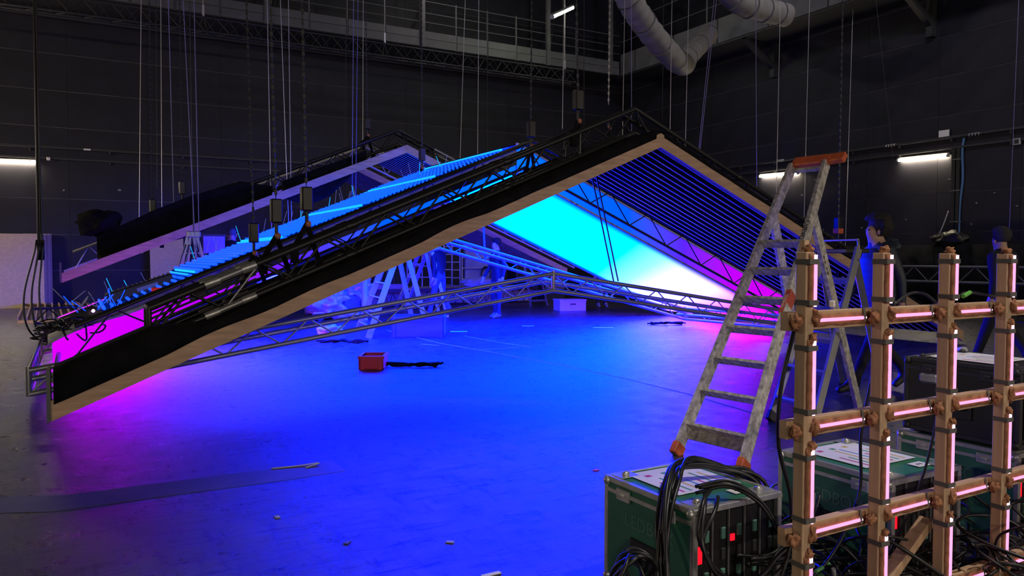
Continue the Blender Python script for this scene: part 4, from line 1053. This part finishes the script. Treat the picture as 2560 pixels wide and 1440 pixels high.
# white cardboard box
wbx = floor_at(1424, 776)
t = thing('cardboard_box', 'white lidded box on floor under the truss ring', 'box', (wbx.x, wbx.y, 0))
M_WB = mat('white_card', (.50, .49, .48), .7, noise_scale=8, noise_amt=.06)
for nm, lo, hi in (('body', (-.36, -.26, .002), (.36, .26, .26)), ('lid', (-.375, -.275, .262), (.375, .275, .30))): span(nm, Vector(lo) + Vector(t.location), Vector(hi) + Vector(t.location), M_WB, t, .004)
span('grip_slot', Vector((-.08, -.268, .16)) + Vector(t.location), Vector((.08, -.258, .20)) + Vector(t.location), M_BLACK, t)
t.rotation_euler.z = -.25
# straps left on the floor
for (px, py, lab, L) in ((1035, 918, 'crumpled black strap on the floor beside the red crate', .34), (858, 858, 'black strap heap under the near leg of truss ring', .4), (1665, 812, 'dark strap heap by floor end of truss ring', .35)):
    p = floor_at(px, py); rnd = random.Random(px); vv, ff = [], []
    for k in range(4):
        pts = [p + (plan(1, 0) * (-L + 2 * L * j / 6)) + Vector((rnd.uniform(-.05, .05), rnd.uniform(-.05, .05), .012 + .05 * rnd.random())) for j in range(7)]
        tube_data(spline(pts, 4), .014, 5, vv, ff)
    o = mesh_obj('lifting_strap', vv, ff, M_CLOTH, None, True, p); tag(o, lab, 'strap', 'straps on the floor')
# paper cup
p = floor_at(2392, 884); vv, ff = tube_data([p + Vector((0, 0, .04)), p + plan(.13, .03, .04)], [.045, .06], 14)
o = mesh_obj('paper_cup', vv, ff, M_PAPER, None, True, p); tag(o, 'white paper cup lying on floor between lattice posts', 'cup')
# ---------------------------------------------------------------- background: boards, pallet, stage, carts
def leaning_sheet(label, px0, px1, py0, py1, V, m, th=.018, grp='chipboard sheets against the back wall'):
    a = on_v(px0, py1, V); b = on_v(px1, py1, V); top = on_v((px0 + px1) / 2, py0, V).z
    z0 = max(0.0, min(a.z, b.z) if py1 < 760 else 0)
    t = mesh_obj('chipboard_sheet', [(a.x, V, z0), (b.x, V, z0), (b.x, V + .12, top), (a.x, V + .12, top), (a.x, V + th, z0), (b.x, V + th, z0), (b.x, V + .12 + th, top), (a.x, V + .12 + th, top)],
                 [(0, 1, 2, 3), (7, 6, 5, 4), (0, 4, 5, 1), (1, 5, 6, 2), (2, 6, 7, 3), (3, 7, 4, 0)], m, None, False, (a.x, V, z0))
    return tag(t, label, 'board', grp)
leaning_sheet('large beige chipboard sheet leaning on back wall under lamp', -160, 112, 583, 771, VB - .55, M_BOARD)
for i in range(4):
    leaning_sheet(('front', 'second', 'third', 'rear')[i] + ' narrow chipboard sheet showing its edge behind the large sheet', 60, 118 + i * 5, 584 + 0 * i, 769, VB - .48 + i * .06, M_BOARDEDGE if i % 2 else M_BOARD)
leaning_sheet('pale chipboard sheet leaning on back wall below far canopy', 378, 462, 585, 765, VB - .5, M_BOARD)
# slatted pallet frame lying on the floor
pA, pB = floor_at(45, 808), floor_at(175, 808); pC = floor_at(160, 768)
t = thing('slat_pallet', 'pine slatted frame lying flat on floor at far left', 'frame', (pA + pB) / 2)
d_ = (pB - pA) * 1.9; e_ = (floor_at(62, 768) - pA)
for k in range(12):
    q = pA + d_ * (k / 11); bar('slat', q + Vector((0, 0, .10)), q + e_ + Vector((0, 0, .10)), .03, .07, M_PINE, t)
for e in (0, 1): bar('beam', pA + e_ * e + Vector((0, 0, .03)), pA + d_ + e_ * e + Vector((0, 0, .03)), .05, .06, M_PINE, t)
# low black truss and plank behind it
p0, p1 = floor_at(85, 812), floor_at(200, 806)
t = thing('low_truss', 'short black truss resting on floor at the far left', 'truss', p0)
truss_leg(t, p0 + Vector((0, 0, .03)), p1 + (p1 - p0) * .6 + Vector((0, 0, .03)), [(0, 0, 0), (0, 0, .30)], [(0, 1), (1, 0)], .028, .012, 5, M_BLACKTUBE, M_BLACKTUBE)
p0 = on_v(112, 762, VB - 1.2); p1 = on_v(210, 766, VB - 1.2)
t = thing('plank_stack', 'dark board with orange tag lying near the slatted frame', 'plank', (p0.x, p0.y, 0))
span('plank', (p0.x, p0.y - .2, p0.z - .06), (p1.x + .4, p0.y, p0.z), M_BLACK, t); span('tag', (p0.x + .7, p0.y - .21, p0.z - .05), (p0.x + .8, p0.y - .2, p0.z + .04), M_ORANGE, t)
for e in (.1, 1.4): span('support', (p0.x + e, p0.y - .2, 0), (p0.x + e + .1, p0.y, p0.z - .06), M_PINE, t)
# low stage deck in the middle background
SV = 20.6
sA, sB = on_v(905, 765, SV), on_v(1345, 770, SV)
t = thing('stage_deck', 'low stage edge with truss skirt behind the ladders', 'stage', (sA.x, SV, 0))
span('deck', (sA.x, SV, .42), (sB.x, SV + 1.8, .48), M_BOARD, t); span('deck_edge', (sA.x, SV - .03, .40), (sB.x, SV, .49), M_DARKSTEEL, t)
span('skirt', (sA.x, SV + .4, 0), (sB.x, SV + .42, .40), M_BOARDEDGE, t)
for k in range(22):
    u = sA.x + (sB.x - sA.x) * k / 22; w_ = (sB.x - sA.x) / 22
    rod('strut', (u, SV, .02), (u + w_ / 2, SV, .40), .012, M_BLACK, t, 6); rod('strut', (u + w_ / 2, SV, .40), (u + w_, SV, .02), .012, M_BLACK, t, 6)
rod('bottom_rail', (sA.x, SV, .02), (sB.x, SV, .02), .02, M_BLACK, t, 6)
o = box('wooden_beam', ((sA.x + on_v(1010, 740, SV).x) / 2, SV + .15, .56), (on_v(1010, 740, SV).x - sA.x, .2, .14), M_PINE, None, .005); tag(o, 'thick pine beam lying on the stage edge', 'beam')
# scaffold frame and tall white cart
def frame_rack(label, px0, px1, py0, py1, V, nx, nz, m, name='scaffold_frame', depth=.6):
    a = on_v(px0, py1, V); b = on_v(px1, py1, V); z1 = on_v(px0, py0, V).z; z0 = max(0.0, a.z)
    t = thing(name, label, 'frame', (a.x, V, z0), 'metal frames in the background')
    for y in (0, depth):
        for i in range(nx + 1): rod('upright', (a.x + (b.x - a.x) * i / nx, V + y, z0), (a.x + (b.x - a.x) * i / nx, V + y, z1), .022, m, t, 6)
        for j in range(nz + 1): rod('rung', (a.x, V + y, z0 + (z1 - z0) * (j + .3) / (nz + .6)), (b.x, V + y, z0 + (z1 - z0) * (j + .3) / (nz + .6)), .018, m, t, 6)
    return t
frame_rack('steel scaffold frame behind the person in jeans', 1037, 1075, 600, 765, 21.6, 1, 5, M_ALUWORN)
frame_rack('narrow steel rack beside the white cart', 1130, 1150, 610, 740, 21.9, 1, 6, M_ALUWORN)
frame_rack('dark steel frame left of the cyan ladder', 955, 985, 610, 760, 22.5, 1, 3, M_DARKSTEEL)
CV = 22.3
cA, cB = on_v(1160, 740, CV), on_v(1236, 740, CV); zt = on_v(1200, 617, CV).z
t = thing('panel_cart', 'tall cart loaded with pale grey panels behind truss ring', 'cart', (cA.x, CV, 0))
n = 4; zz0 = .35
for k in range(n):
    z0 = zz0 + (zt - zz0) * k / n; z1 = zz0 + (zt - zz0) * (k + 1) / n - .03
    span('panel', (cA.x + .05, CV, z0), (cB.x - (.12 if k == 3 else .0), CV + .12, z1), M_GREYPL, t)
    rod('shelf_tube', (cA.x - .1, CV - .06, z0), (cB.x + .12, CV - .06, z0), .022, M_ALUWORN, t, 6)
for u in (cA.x - .1, cB.x + .1):
    rod('upright', (u, CV - .06, .1), (u, CV - .06, zt - .2), .026, M_ALUWORN, t, 6); blob('wheel', (u, CV - .06, .06), (.06, .03, .06), M_BLACK, t, 0, 1, 1)
span('cap_board', (cA.x - .1, CV - .05, zt), (cA.x + .5, CV + .2, zt + .06), M_WHITEFAB, t); span('red_strip', (cA.x + .15, CV - .06, zt - .12), (cA.x + .5, CV - .02, zt - .02), mat('dull_red', (.22, .03, .03), .6), t)
cc = on_v(1215, 690, CV - .1)
for i in range(3):
    pts = [cc + Vector((.17 * math.cos(k * math.pi / 6) - .02 * i, -.03 * i, .27 * math.sin(k * math.pi / 6) + .02 * i)) for k in range(13)]
    o = cable('cable_loop', pts, .016, M_RUBBER, None, 4); tag(o, 'black cable loop hanging on the panel cart', 'cable', 'cable loops on the panel cart')
o = blob('white_sack', on_v(1195, 740, SV + .3), (.55, .3, .16), M_WHITEFAB, None, .5, 2, 3, 8); o.location.z = .62; tag(o, 'slumped white sack on the stage edge', 'sack')
# perforated grey panel and odds on the right of the stage
pA, pB = on_v(1363, 715, 21.0), on_v(1412, 715, 21.0); zt, z0 = on_v(1390, 672, 21.0).z, on_v(1390, 722, 21.0).z
def perf_mat():
    m = bpy.data.materials.new('perforated_sheet'); m.use_nodes = True; nt = m.node_tree; b = nt.nodes['Principled BSDF']
    tc = nt.nodes.new('ShaderNodeTexCoord'); mp = nt.nodes.new('ShaderNodeMapping'); mp.inputs['Scale'].default_value = (14, 14, 14)
    vo = nt.nodes.new('ShaderNodeTexVoronoi'); vo.inputs['Randomness'].default_value = 0; vo.inputs['Scale'].default_value = 1
    r = nt.nodes.new('ShaderNodeValToRGB'); r.color_ramp.elements[0].position = .28; r.color_ramp.elements[1].position = .34
    r.color_ramp.elements[0].color = (.02, .02, .02, 1); r.color_ramp.elements[1].color = (.22, .20, .17, 1)
    nt.links.new(tc.outputs['Object'], mp.inputs[0]); nt.links.new(mp.outputs[0], vo.inputs[0]); nt.links.new(vo.outputs[0], r.inputs[0]); nt.links.new(r.outputs[0], b.inputs['Base Color'])
    return m
t = thing('perforated_cabinet', 'perforated grey cabinet behind the fold of truss ring', 'cabinet', (pA.x, 21, 0))
span('perforated_front', (pA.x, 21.0, z0), (pB.x, 21.03, zt), perf_mat(), t); span('body', (pA.x, 21.03, 0), (pB.x, 21.5, zt), M_DARKSTEEL, t)
# dark storage stacks and black flats along the back
for i, (px0, px1, py0, V, lab) in enumerate(((1290, 1312, 655, 22.2, 'dark equipment case stack left of perforated cabinet'), (1238, 1262, 690, 22.6, 'dark equipment case beside the panel cart'), (1440, 1540, 712, 23.2, 'low dark equipment pile under the light box'), (1540, 1600, 735, 23.0, 'low dark equipment row at the far right back'))):
    a, b = on_v(px0, 745, V), on_v(px1, 745, V); z = on_v(px0, py0, V).z
    t = thing('equipment_case', lab, 'case', (a.x, V, 0), 'dark equipment cases at the back')
    span('body', (a.x, V, .08), (b.x, V + .6, z), M_BLACK, t, .01)
    for e in (a.x + .02, b.x - .05): span('edge_profile', (e, V - .006, .08), (e + .03, V, z), M_GREYSTEEL, t); span('caster', (e, V + .1, 0), (e + .05, V + .16, .08), M_DARKSTEEL, t)
    span('handle', ((a.x + b.x) / 2 - .08, V - .012, z * .55), ((a.x + b.x) / 2 + .08, V, z * .55 + .07), M_GREYSTEEL, t)
# plastic-wrapped heap and trolley left of the ladder
hp = floor_at(862, 800)
M_FILM = mat('clear_film', (.34, .33, .38), .18, noise_scale=8, noise_amt=.3, bump=.9, spec=.8, coat=.5)
t = thing('wrapped_load', 'heap wrapped in clear plastic film on trolley behind truss ring', 'heap', (hp.x, hp.y, 0))
blob('film', hp + Vector((-.25, .3, .42)), (.52, .4, .42), M_FILM, t, .55, 3.2, 4, 11)
blob('film', hp + Vector((.32, .35, .62)), (.42, .35, .36), M_FILM, t, .6, 3.6, 4, 12)
blob('film_tail', hp + Vector((.05, -.05, .14)), (.42, .18, .12), M_FILM, t, .7, 3.6, 3, 13)
span('trolley_deck', hp + Vector((-.7, .0, .16)), hp + Vector((.75, .6, .20)), M_PINE, t); blob('black_cloth', hp + Vector((-.05, .3, .80)), (.34, .22, .08), M_CLOTH, t, .5, 2, 3, 14)
for e in (-.55, .6): rod('wheel', hp + Vector((e, .0, .08)), hp + Vector((e, .06, .08)), .08, M_BLACK, t, 12)
for k in range(8): bar('blue_strip', hp + Vector((.0, -.02, .24 + .035 * k)), hp + Vector((.34, -.02, .25 + .035 * k)), .02, .025, M_BLUEPL, t)
span('red_case', hp + Vector((.42, -.05, .2)), hp + Vector((.62, .1, .50)), mat('dark_red_case', (.25, .02, .03), .5), t)
o = blob('plastic_bag', floor_at(828, 836) + Vector((0, 0, .07)), (.22, .14, .10), M_FILM, None, .8, 2.6, 3, 15); tag(o, 'crumpled plastic bag on floor below trolley', 'bag')
bp = floor_at(912, 800); o = rod('blue_tube', bp, bp + Vector((0, 0, .95)), .07, mat('pale_blue_tube', (.3, .42, .6), .5), None, 12); tag(o, 'upright pale blue tube left of the cyan ladder', 'tube')
# workstation beyond the light box
MV = V2 + .6
m0, m1 = on_v(508, 633, MV), on_v(563, 633, MV)
t = thing('monitor', 'blue-lit back of a large monitor beside the seated man', 'monitor', (m0.x, MV, 0))
span('screen_back', (m0.x, MV, m0.z), (m1.x, MV + .05, on_v(530, 588, MV).z), mat('monitor_grey', (.25, .26, .3), .5), t, .01)
span('bezel', (m0.x - .02, MV - .01, on_v(530, 588, MV).z - .02), (m1.x + .02, MV + .06, on_v(530, 588, MV).z + .02), M_DARKSTEEL, t)
um = (m0.x + m1.x) / 2; span('stand', (um - .04, MV + .02, .02), (um + .04, MV + .06, m0.z), M_BLACK, t); span('base', (um - .25, MV - .1, 0), (um + .25, MV + .2, .03), M_BLACK, t)
sp = on_v(480, 640, V1 + 8.0 * K)
t = thing('lifting_rig', 'blue-lit steel lifting frame hanging by far canopy edge', 'frame', sp)
for (dx, dz_) in ((-.22, -.55), (-.10, -.55), (.12, -.5), (.28, -.55)):
    bar('leg', sp + Vector((dx * .3, 0, .35)), sp + Vector((dx, 0, dz_ + .1)), .05, .035, M_ALU, t, (0, 1, 0))
bar('crossbar', sp + Vector((-.15, 0, .05)), sp + Vector((.2, 0, .05)), .03, .03, M_ALU, t); rod('suspension_rope', sp + Vector((.03, 0, .42)), Vector((sp.x + .03, sp.y, ZC - .02)), .008, M_DARKSTEEL, t, 6); box('head_block', sp + Vector((.03, 0, .38)), (.22, .14, .1), M_ALU, t, .01)
for k in range(4): cable('lead', [sp + Vector((-.1 + .05 * k, -.05, .2)), sp + Vector((-.2 + .1 * k, -.08, -.1)), sp + Vector((-.25 + .12 * k, 0, -.4))], .01, M_RUBBER, t)
# right wall: black skirt, truss on stands, conduit, sign
bl = on_u(2140, 620, UR - .5); br = on_u(2600, 605, UR - .5)
v = []; f = []; n = 90
for i in range(n + 1):
    y = 9.5 + 12.5 * i / n; x_ = UR - .45 + .06 * math.sin(i * 1.9) + .03 * math.sin(i * .7)
    v += [(x_, y, 0.0), (x_ + .02, y, .9), (UR - .40, y, 1.72)]
for i in range(n):
    for j in range(2): a = i * 3 + j; f.append((a, a + 1, a + 4, a + 3))
o = mesh_obj('black_curtain', v, f, M_CLOTH, None, True, (UR - .45, 15, 0)); o.modifiers.new('thick', 'SOLIDIFY').thickness = .01; tag(o, 'low black curtain along the foot of right wall', 'curtain', 'black cloth drapes')
TU = UR - 2.2
a, b = on_u(2255, 684, TU), on_u(2470, 690, TU)
t = thing('floor_truss', 'grey truss held level on stands behind the walking person', 'truss', (TU, (a.y + b.y) / 2, 0))
zt_ = on_u(2360, 667, TU).z; zb_ = on_u(2360, 705, TU).z
truss_leg(t, (TU, a.y + 1.5, zb_), (TU, b.y - .8, zb_), [(0, 0, 0), (0, 0, zt_ - zb_)], [(0, 1)], .03, .013, 12, M_GREYSTEEL, M_GREYSTEEL)
for y in (a.y + 1.3, (a.y + b.y) / 2, b.y - .6): span('stand', (TU - .03, y - .03, 0), (TU + .03, y + .03, zb_), M_BLACK, t); span('stand_foot', (TU - .3, y - .3, 0), (TU + .3, y + .3, .03), M_BLACK, t)
cu = on_u(2385, 430, UR - .08)
t = thing('cable_duct', 'black vertical cable duct on right wall below the rails', 'duct', (UR, cu.y, 1.9))
for e in (-.12, .0): span('channel', (UR - .13, cu.y + e - .05, 1.9), (UR - .03, cu.y + e + .04, 4.2), M_BLACK, t)
for z in (2.3, 3.1, 3.9): span('clip', (UR - .14, cu.y - .19, z), (UR - .03, cu.y + .06, z + .03), M_GREYSTEEL, t)
o = cable('blue_cable', [(UR - .08, cu.y - .24, 4.45), (UR - .08, cu.y - .20, 4.1), (UR - .07, cu.y - .22, 3.4), (UR - .07, cu.y - .16, 2.7), (UR - .1, cu.y - .17, 1.95)], .035, mat('blue_cable_sheath', (.05, .13, .30), .5), None, 6); tag(o, 'thick blue cable running down the right wall duct', 'cable')
o = cable('grey_cable', [(UR - .12, cu.y + .10, 2.6), (UR - .16, cu.y + .2, 2.25), (UR - .2, cu.y + .32, 1.9), (UR - .25, cu.y + .34, 1.75)], .014, M_GREYPL, None, 6); tag(o, 'thin grey cable drooping from duct onto black curtain', 'cable')
o = blob('cable_bundle', (UR - .36, cu.y - .12, 1.85), (.16, .38, .2), M_RUBBER, None, .7, 2.5, 3, 21); tag(o, 'bundle of black cable at the foot of the wall duct', 'cables')
sg = on_u(2360, 335, UR - .12); t = thing('paper_sign', 'small white sign card sticking up from right wall rail', 'sign', (sg.x, sg.y, 4.5))
span('card', (sg.x - .004, sg.y - .14, sg.z - .09), (sg.x, sg.y + .14, sg.z + .10), M_PAPER, t); span('stem', (sg.x, sg.y - .01, 4.5), (sg.x + .01, sg.y + .01, sg.z - .09), M_GREYPL, t)
so = on_u(2543, 354, UR - .1); t = thing('wall_socket', 'white square socket box at right end of lower rail', 'socket', so); box('back_box', so, (.06, .16, .16), M_GREYPL, t, .01); box('socket_insert', so + Vector((-.032, 0, 0)), (.01, .10, .10), M_BLACK, t)
for (px, py, lab) in ((218, 374, 'pale label on upper rail of back wall'), (121, 397, 'white switch box beside the back wall lamp')):
    q = on_v(px, py, VB - .17); o = box('wall_label', q, (.18 if px > 200 else .09, .03, .05 if px > 200 else .09), M_PAPER, None, .004); tag(o, lab, 'label', 'small pale fittings on the back wall')
for i, (px, py, lab) in enumerate(((1950, 400, 'white hook bar on right wall rail over nearer lamp end'), (2225, 362, 'white hook bar on right wall rail left of paper sign'), (2435, 334, 'white hook bar on right wall rail right of paper sign'))):
    q = on_u(px, py, UR - .18); t = thing('hook_bar', lab, 'hook', q, 'white hook bars on the right wall rail'); span('bar', q + Vector((0, -.14, 0)), q + Vector((.02, .14, .015)), M_GREYPL, t)
    for e in (-.12, -.04, .04, .12): span('hook', q + Vector((0, e, -.05)), q + Vector((.012, e + .015, 0)), M_GREYPL, t)
rnd = random.Random(5)                     # chips where the wall paint has come off
M_CHIP = mat('bare_plaster', (.30, .28, .25), .9)
for i in range(26):
    q = on_v(rnd.uniform(150, 860), rnd.uniform(430, 640), VB - .021) if i < 10 else on_u(rnd.uniform(1950, 2550), rnd.uniform(440, 580), UR - .021)
    sx = rnd.uniform(.02, .09); sz = rnd.uniform(.015, .05)
    back = i < 10
    o = box('paint_chip', q, (sx, .002, sz) if back else (.002, sx, sz), M_CHIP, wb_ if back else wr_, 0)

# ---------------------------------------------------------------- people
def person(label, loc, face, J, mats, hair, hscale=1.0, hairsize=(.105, .115, .10), hairoff=(0, -.015, .05), cap=False):
    """J: joint positions (x right, y forward, z up, metres); one continuous skinned body"""
    order = ['pelvis', 'spine', 'chest', 'neck', 'head', 'crown', 'shl', 'ell', 'wrl', 'hal', 'shr', 'elr', 'wrr', 'har', 'hil', 'knl', 'anl', 'tol', 'hir', 'knr', 'anr', 'tor', 'hel', 'her']
    rad = dict(pelvis=(.155, .115), spine=(.145, .105), chest=(.17, .12), neck=(.058, .06), head=(.078, .092), crown=(.070, .082), shl=(.075, .075), ell=(.052, .052), wrl=(.036, .036), hal=(.040, .026),
               hil=(.095, .1), knl=(.066, .068), anl=(.046, .05), tol=(.042, .034), hel=(.04, .042))
    for a in ('sh', 'el', 'wr', 'ha', 'hi', 'kn', 'an', 'to', 'he'): rad[a + 'r'] = rad[a + 'l']
    edges = [('pelvis', 'spine'), ('spine', 'chest'), ('chest', 'neck'), ('neck', 'head'), ('head', 'crown'), ('chest', 'shl'), ('shl', 'ell'), ('ell', 'wrl'), ('wrl', 'hal'), ('chest', 'shr'), ('shr', 'elr'), ('elr', 'wrr'), ('wrr', 'har'),
             ('pelvis', 'hil'), ('hil', 'knl'), ('knl', 'anl'), ('anl', 'tol'), ('pelvis', 'hir'), ('hir', 'knr'), ('knr', 'anr'), ('anr', 'tor'), ('anl', 'hel'), ('anr', 'her')]
    J = dict(J)
    for s in 'lr':
        a, t_ = Vector(J['an' + s]), Vector(J['to' + s]); d = (a - t_); d.z = 0; d.normalize(); J['he' + s] = a + d * .05 + Vector((0, 0, -.045))
    verts = [Vector(J[k]) * 1.0 for k in order]; R_ = [rad[k] for k in order]; E = [(order.index(a), order.index(b)) for a, b in edges]
    # nose, fingers and thumbs as short skinned chains
    hd = Vector(J['head']); fw = Vector(J.get('look', (0, 1, 0))).normalized()
    verts.append(hd + fw * .088 + Vector((0, 0, .0))); R_.append((.016, .02)); E.append((order.index('head'), len(verts) - 1))
    for s in 'lr':
        h_ = Vector(J['ha' + s]); wv = (h_ - Vector(J['wr' + s])).normalized(); sd = wv.cross(Vector((0, 0, 1)));
        if sd.length < .2: sd = Vector((0, 1, 0))
        sd.normalize()
        for k in range(4):
            o1 = h_ + sd * (-.027 + .018 * k) + wv * .045; o2 = o1 + wv * (.030 + .006 * (k in (1, 2))) + Vector((0, .012, 0))
            i0 = len(verts); verts += [o1, o2]; R_ += [(.009, .009), (.008, .008)]; E += [(order.index('ha' + s), i0), (i0, i0 + 1)]
        o1 = h_ + sd * .042 + wv * .01; i0 = len(verts); verts += [o1, o1 + wv * .035 + sd * .01]; R_ += [(.010, .010), (.009, .009)]; E += [(order.index('ha' + s), i0), (i0, i0 + 1)]
    me = bpy.data.meshes.new('body'); me.from_pydata(verts, E, []); tmp = bpy.data.objects.new('body_tmp', me); col.objects.link(tmp)
    md = tmp.modifiers.new('skin', 'SKIN'); md.use_smooth_shade = True
    for i, r in enumerate(R_): me.skin_vertices[0].data[i].radius = r
    me.skin_vertices[0].data[0].use_root = True
    tmp.modifiers.new('sub', 'SUBSURF').levels = 2
    dg = bpy.context.evaluated_depsgraph_get(); bme = bpy.data.meshes.new_from_object(tmp.evaluated_get(dg)); bpy.data.objects.remove(tmp)
    bme.materials.clear()
    for m_ in mats: bme.materials.append(m_)               # skin, top, trousers, shoes
    zone = {('neck', 'head'): 0, ('head', 'crown'): 0, ('wrl', 'hal'): 0, ('wrr', 'har'): 0, ('hil', 'knl'): 2, ('knl', 'anl'): 2, ('hir', 'knr'): 2, ('knr', 'anr'): 2, ('pelvis', 'hil'): 2, ('pelvis', 'hir'): 2, ('anl', 'tol'): 3, ('anr', 'tor'): 3, ('anl', 'hel'): 3, ('anr', 'her'): 3}
    segs = [(verts[i], verts[j], zone.get((order[i], order[j]), 1) if i < len(order) and j < len(order) else 0) for i, j in E]
    for pl in bme.polygons:
        c = pl.center; best = 9; z = 1
        for a, b, zz in segs:
            ab = b - a; t_ = max(0, min(1, (c - a).dot(ab) / max(1e-9, ab.length_squared))); d = (c - a - ab * t_).length
            if d < best: best = d; z = zz
        pl.material_index = z; pl.use_smooth = True
    t = thing('person', label, 'person', loc, 'people in the hall')
    body = add('body', bme, Matrix.Translation(Vector(loc)), t)
    if hair is not None:
        hc = (Vector(J['head']) + Vector(J['crown'])) / 2 + Vector(hairoff)
        bm = bmesh.new(); bmesh.ops.create_icosphere(bm, subdivisions=3, radius=1)
        for v_ in bm.verts:
            n_ = 0 if cap else .16 * noise.noise(v_.co * 3.5)
            cut = v_.co.dot(fw) > .35 and v_.co.z < .35
            v_.co = Vector((v_.co.x * hairsize[0], v_.co.y * hairsize[1], v_.co.z * hairsize[2])) * (1 + n_)
            if cut: v_.co -= fw * .07
        for f_ in bm.faces: f_.smooth = True
        hm = bpy.data.meshes.new('hair'); bm.to_mesh(hm); bm.free(); hm.materials.append(hair)
        add('hair', hm, Matrix.Translation(Vector(loc) + hc), t)
    for s in (-1, 1):                                      # ears and eyes
        rt = fw.cross(Vector((0, 0, 1))).normalized()
        blob('ear', Vector(loc) + hd + rt * .083 * s + Vector((0, 0, .0)), (.014, .02, .032), mats[0], t, 0, 1, 1)
        blob('eye', Vector(loc) + hd + rt * .032 * s + fw * .078 + Vector((0, 0, .028)), (.011, .011, .009), M_INK, t, 0, 1, 1)
    t.rotation_euler.z = face
    return t, body
def stand(h=1.76, stride=0.0, arm=.1, lean=0.0, knee=0.0):
    k = h / 1.76
    J = dict(pelvis=(0, 0, .95), spine=(0, .01 + lean * .3, 1.15), chest=(0, .01 + lean * .7, 1.36), neck=(0, .02 + lean, 1.52), head=(0, .045 + lean, 1.62), crown=(0, .03 + lean, 1.70),
             shl=(-.18, lean * .8, 1.43), ell=(-.24, -arm * .5 + lean * .6, 1.15), wrl=(-.25, -arm + .1, .92), hal=(-.25, -arm + .13, .85), shr=(.18, lean * .8, 1.43), elr=(.24, arm * .4, 1.15), wrr=(.25, arm + .1, .92), har=(.25, arm + .13, .85),
             hil=(-.095, 0, .90), knl=(-.10, stride * .5 + knee, .50), anl=(-.10, stride, .09 + .0), tol=(-.105, stride + .17, .035), hir=(.095, 0, .90), knr=(.10, -stride * .3 + .06 * (stride > 0), .50), anr=(.10, -stride, .09 + .08 * (stride > .1)), tor=(.105, -stride + .16, .036))
    return {a: Vector(b) * k for a, b in J.items()}
M_NAVY = mat('navy_quilted_jacket', (.018, .026, .045), .55, noise_scale=1)
M_DKTOP = mat('dark_navy_top', (.008, .008, .012), .8)
M_JEANS = mat('faded_jeans', (.06, .07, .11), .85, noise_scale=10, noise_amt=.25)
M_DKTR = mat('dark_trousers', (.009, .009, .013), .85)
M_SHOE = mat('grey_trainers', (.14, .14, .17), .6)
M_DKSHOE = mat('black_shoes', (.015, .015, .016), .5)
M_HAIR = mat('dark_curly_hair', (.014, .010, .009), .8, noise_scale=40, noise_amt=.5, bump=.8)
M_BEANIE = mat('dark_beanie', (.03, .028, .03), .9)
M_GREYHAIR = mat('short_grey_hair', (.10, .09, .085), .8)
def face_dir(X, Y):     # rotation so that local +y points along camera-plan direction
    d = plan(X, Y); return math.atan2(-d.x, d.y)
# walking person with curly hair and quilted jacket
loc = (floor_at(2105, 992) + floor_at(2290, 968)) / 2; loc.z = 0
J = stand(1.78, .36, .16, .05)
for s, o_ in (('l', 1), ('r', -1)): pass
wp, wbody = person('blurred person in navy quilted jacket walking left behind lattice', loc, face_dir(-1, -.1), J, [M_SKIN, M_NAVY, M_DKTR, M_DKSHOE], M_HAIR, 1, (.140, .150, .135), (0, -.03, .035))
# quilted jacket shell as clothing
def jacket(parent, loc, lean):
    v = []; f = []; n = 20; rows = 30
    for i in range(rows + 1):
        q = i / rows; z = .78 + .70 * q
        w_ = .215 + .02 * math.sin(q * 3) - .09 * max(0, q - .82) * 5.5; d_ = .165 - .02 * q - .05 * max(0, q - .82) * 5.5
        puff = 1 + .035 * abs(math.sin(q * math.pi * 11))
        for k in range(n):
            a_ = 2 * math.pi * k / n; v.append(Vector(loc) + Vector((w_ * puff * math.cos(a_), lean * q + .01 + d_ * puff * math.sin(a_), z)))
    for i in range(rows):
        for k in range(n): a = i * n + k; b = i * n + (k + 1) % n; f.append((a, b, b + n, a + n))
    mesh_obj('jacket', v, f, M_NAVY, parent, True)
    blob('hood', Vector(loc) + Vector((0, lean - .10, 1.50)), (.15, .10, .09), M_NAVY, parent, .3, 2, 3, 4)
r_save = wp.rotation_euler.z; wp.rotation_euler.z = 0; jacket(wp, loc, .05); wp.rotation_euler.z = r_save
person('person in dark jacket and beanie at the right edge, walking away', plan(6.05, 9.4), face_dir(-.35, .9), stand(1.72, .30, .12, .03), [M_SKIN, M_DKTOP, M_DKTR, M_DKSHOE], M_BEANIE, 1, (.112, .122, .11), (0, -.01, .045), True)
person('person in dark clothes standing behind the fold of truss ring', floor_at(1243, 796), face_dir(-.8, -.5), stand(1.80, .03, .10), [M_SKIN, M_DKTOP, M_DKTR, M_SHOE], M_HAIR, 1, (.112, .12, .10), (0, -.02, .045))
person('person in faded jeans stepping behind the ladders', plan(-1.68, 17.8), face_dir(-.8, .5), stand(1.80, .22, .12, .06), [M_SKIN, M_DKTOP, M_JEANS, M_DKSHOE], M_HAIR, 1, (.10, .11, .09), (0, -.015, .05))
person('person in dark trousers half hidden behind the light box', floor_at(1504, 769), face_dir(.2, -1), stand(1.78, .02, .05), [M_SKIN, M_DKTOP, M_DKTR, M_SHOE], M_HAIR)
hp5 = on_v(578, 585, V2 + 1.0)
bz = hp5.z - 1.66
o = span('riser', (hp5.x - .6, V2 + .6, 0), (hp5.x + .6, V2 + 1.5, max(.1, bz)), M_BLACK); tag(o, 'black riser under the grey-haired man beyond LED net', 'riser')
person('grey-haired man in dark top seen from behind beyond LED net', (hp5.x, V2 + 1.0, max(.1, bz)), face_dir(.05, 1), stand(1.76, .02, .05), [M_SKIN, M_DKTOP, M_DKTR, M_DKSHOE], M_GREYHAIR, 1, (.088, .10, .085), (0, -.012, .045), True)
